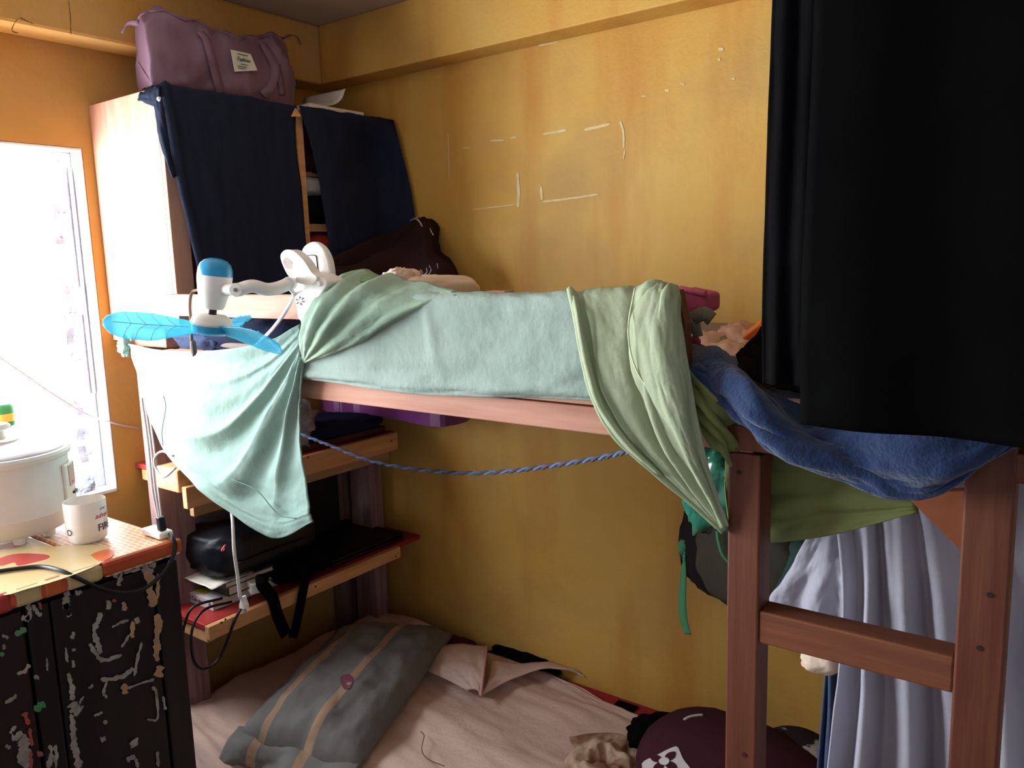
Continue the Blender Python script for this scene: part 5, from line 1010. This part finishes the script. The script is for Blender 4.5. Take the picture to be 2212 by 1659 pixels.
# grey striped pillow
def stripes(nt, c):
    tc = nt.nodes.new('ShaderNodeUVMap'); sx = nt.nodes.new('ShaderNodeSeparateXYZ'); nt.links.new(tc.outputs[0], sx.inputs[0])
    for a, w_ in ((.20, .028), (.585, .034)):
        m1 = nt.nodes.new('ShaderNodeMath'); m1.operation = 'SUBTRACT'; nt.links.new(sx.outputs[0], m1.inputs[0]); m1.inputs[1].default_value = a
        m2 = nt.nodes.new('ShaderNodeMath'); m2.operation = 'ABSOLUTE'; nt.links.new(m1.outputs[0], m2.inputs[0])
        m3 = nt.nodes.new('ShaderNodeMath'); m3.operation = 'LESS_THAN'; nt.links.new(m2.outputs[0], m3.inputs[0]); m3.inputs[1].default_value = w_
        c = mix(nt, m3.outputs[0], c, lin('#a78a72'))
    return c
M_pil = cloth('grey_striped_cotton', '#7d7b78', '#706e6c', extra=stripes, bscale=60)
A_ = P(512, 1592, z=ZL + .085); B_ = P(772, 1665, z=ZL + .03); C_ = P(978, 1372, z=ZL + .05); D_ = P(742, 1362, z=ZL + .09)
gp = pillow('striped_pillow', A_, B_, C_, D_, .085, M_pil, wr=(.016, 4.5), seed=3, pw=.45, low=.25); tag(gp, 'grey pillow with two tan stripes at the head of the lower bunk', 'pillow')
od = (A_ - D_).normalized()
hem = []
for k_, (dist, dz) in enumerate(((-.03, .012), (.02, .0), (.05, -.03), (.075, -.05))):
    hem.append([A_ + (B_ - A_) * t + od * (dist * (1 + .5 * math.sin(t * 9 + k_))) + Vector((0, 0, dz * (1 - .45 * t) + .012 * math.sin(t * 14 + 1) * (k_ > 0))) for t in np.linspace(-.03, 1.0, 9)])
v, f, uv = surfg(hem, 60, 14, wr=(.005, 5), seed=5)
mk('pillowcase_hem', v, f, M_pil, gp, smooth=True, uv=[(a, b) for a, b in uv], thick=.003)
og = caster(gp)
pp = closed([Vector((a, b, 0)) for a, b in ((738, 1462), (755, 1458), (762, 1470), (758, 1486), (744, 1490), (736, 1476))], 20)
vs = [h for h in (og(p.x, p.y, .002) for p in pp) if h is not None]
if len(vs) == 20: mk('pink_stain', vs, [tuple(range(20))], mat('pink_patch', '#84465a', '#74404f'), gp, thick=.001)
# bits along the wall
o = blob('black_cloth', P(1135, 1425, z=ZL + .012), ((.14, 0, 0), (0, .03, 0), (0, 0, .022)), M_blackc, e=(.6, .5), nse=(.2, 3), seed=3); tag(o, 'black cloth tucked between the blush sheet and the wall', 'cloth')
mt = empty('floor_mat', V(-1.1, 2.05, ZL - .09), 'red and black edged mat showing between the sheet and the wall', 'mat')
box('mat_sheet', V(-2.28, 1.96, ZL - .085), V(-.2, YB - .006, ZL - .012), mat('red_woven_mat', '#a3282b', '#8e2023', rough=.8), mt)
q = P(1348, 1530, z=ZL - .01); box('black_square', (q.x - .035, q.y - .05, q.z), (q.x + .035, q.y + .03, q.z + .003), M_blackc, mt, bevel=0)
o = blob('maroon_towel', P(985, 1395, z=ZL + .02), ((.09, 0, 0), (0, .03, 0), (0, 0, .03)), cloth('deep_maroon', '#4a1c22', '#3a151a'), e=(.7, .6), nse=(.2, 3), seed=5); tag(o, 'deep maroon cloth behind the right end of the grey pillow', 'cloth')
# maroon cushion with white flower motif
mp = empty('maroon_cushion', P(1540, 1659, y=1.6), 'maroon cushion printed with a white flower square by the ladder', 'cushion')
M_mar = cloth('maroon_velvet', '#43202b', '#391a24', bump=.2)
cc_ = P(1590, 1715, y=1.66)
mk('cushion_body', *blobg(cc_, ((.25, -.03, 0), (0, .17, 0), (0, 0, .15)), e=(.8, .75), nse=(.03, 2), seed=2, flat=CZ + ZL + .012), M_mar, mp, smooth=True)
bm_ = bpy.data.objects['cushion_body']
on_cushion = caster(bm_)
def decal(nm, pts, mm, off, n=36, rings=6):
    pp = closed([Vector((a, b, 0)) for a, b in pts], n); c0 = sum(pp, Vector()) / n; vs, fs = [], []
    for r_ in range(rings + 1):
        for p in pp:
            q = c0 + (p - c0) * (r_ / rings) if r_ else c0 + (p - c0) * .001
            h = on_cushion(q.x, q.y, off); 
            if h is None: return
            vs.append(h)
    fs = [(r_ * n + i, r_ * n + (i + 1) % n, (r_ + 1) * n + (i + 1) % n, (r_ + 1) * n + i) for r_ in range(rings) for i in range(n)]
    mk(nm, vs, fs, mm, mp, smooth=True)
M_wp = cloth('white_print', '#cfc6c8', '#c4babc')
decal('white_square', [(1388, 1650), (1420, 1632), (1452, 1616), (1465, 1616), (1476, 1640), (1494, 1668), (1470, 1685), (1430, 1700), (1405, 1685)], M_wp, .002)
for ang in (-48, 38, 132, 205):
    a = math.radians(ang); cx_, cy_ = 1437, 1646
    u2 = (math.cos(a), math.sin(a) * .8); n2 = (-math.sin(a), math.cos(a) * .8)
    decal('petal', [(cx_ + u2[0] * r + n2[0] * w_, cy_ + u2[1] * r + n2[1] * w_) for r, w_ in ((4, -4), (14, -9), (25, -8), (34, 0), (25, 8), (14, 9), (4, 4))], M_mar, .0035, 24, 3)
decal('flower_centre', [(1437 + 11 * math.cos(t), 1646 + 8 * math.sin(t)) for t in np.linspace(0, 2 * math.pi, 9)[:-1]], M_wp, .005, 24, 2)
tube('white_piping', [h for h in (on_cushion(a, b, .002) for a, b in ((1478, 1556), (1490, 1550), (1505, 1547), (1518, 1546))) if h is not None] or [cc_, cc_ + Vector((.01, 0, 0))], .003, M_wp, mp, n=12)
o = blob('black_garment', P(1450, 1590, z=ZL + .05), ((.10, .06, 0), (-.03, .06, 0), (0, 0, .05)), M_blackc, e=(.7, .7), nse=(.15, 3), seed=11, flat=CZ + ZL + .012); tag(o, 'black garment crumpled left of the maroon cushion', 'garment')
rows = [[P(a + 10 * math.sin(j * 2 + i), b - 14 * math.sin(i * .8 + .3) * (j == 0), z=ZL + (.02 if j in (0, 4) or i in (0, 4) else .05)) for i, a in enumerate((1228, 1270, 1315, 1360, 1402))] for j, b in enumerate((1598, 1620, 1645, 1675, 1705))]
def crumple(u, v):
    e_ = min(1, 6 * min(u, 1 - u, v, 1 - v)); return e_ * .035 * (.35 - abs(noise.noise(Vector((u * 3.1 + 4, v * 3.4, 2)))) - .5 * abs(noise.noise(Vector((u * 7, v * 6, 5)))))
o = sheet('cream_garment', rows, cloth('cream_brown_print', '#c7ab95', '#8c6650', nscale=9, lo=.45, hi=.6), None, 60, 60, disp=crumple, side=(0, 0, 1), thick=.004); tag(o, 'cream and brown shirt crumpled at the foot of the blush sheet', 'garment')
o = blob('patterned_cushion', P(1715, 1675, y=1.75), ((.10, 0, 0), (0, .12, 0), (0, 0, .09)), cloth('white_black_print', '#2a2326', '#b5aeaa', nscale=8, lo=.44, hi=.46), e=(.8, .8), nse=(.03, 2), seed=1, flat=CZ + ZL + .012); tag(o, 'white and dark patterned cushion behind the ladder post', 'cushion')
o = tube('loose_thread', [P(909, 1580, z=ZL + .03), P(916, 1590, z=ZL + .035), P(911, 1620, z=ZL + .03), P(925, 1640, z=ZL + .03), P(960, 1655, z=ZL + .03)], .0014, M_rust, None, n=30, seg=5); tag(o, 'thin dark thread lying on the blush sheet', 'thread')
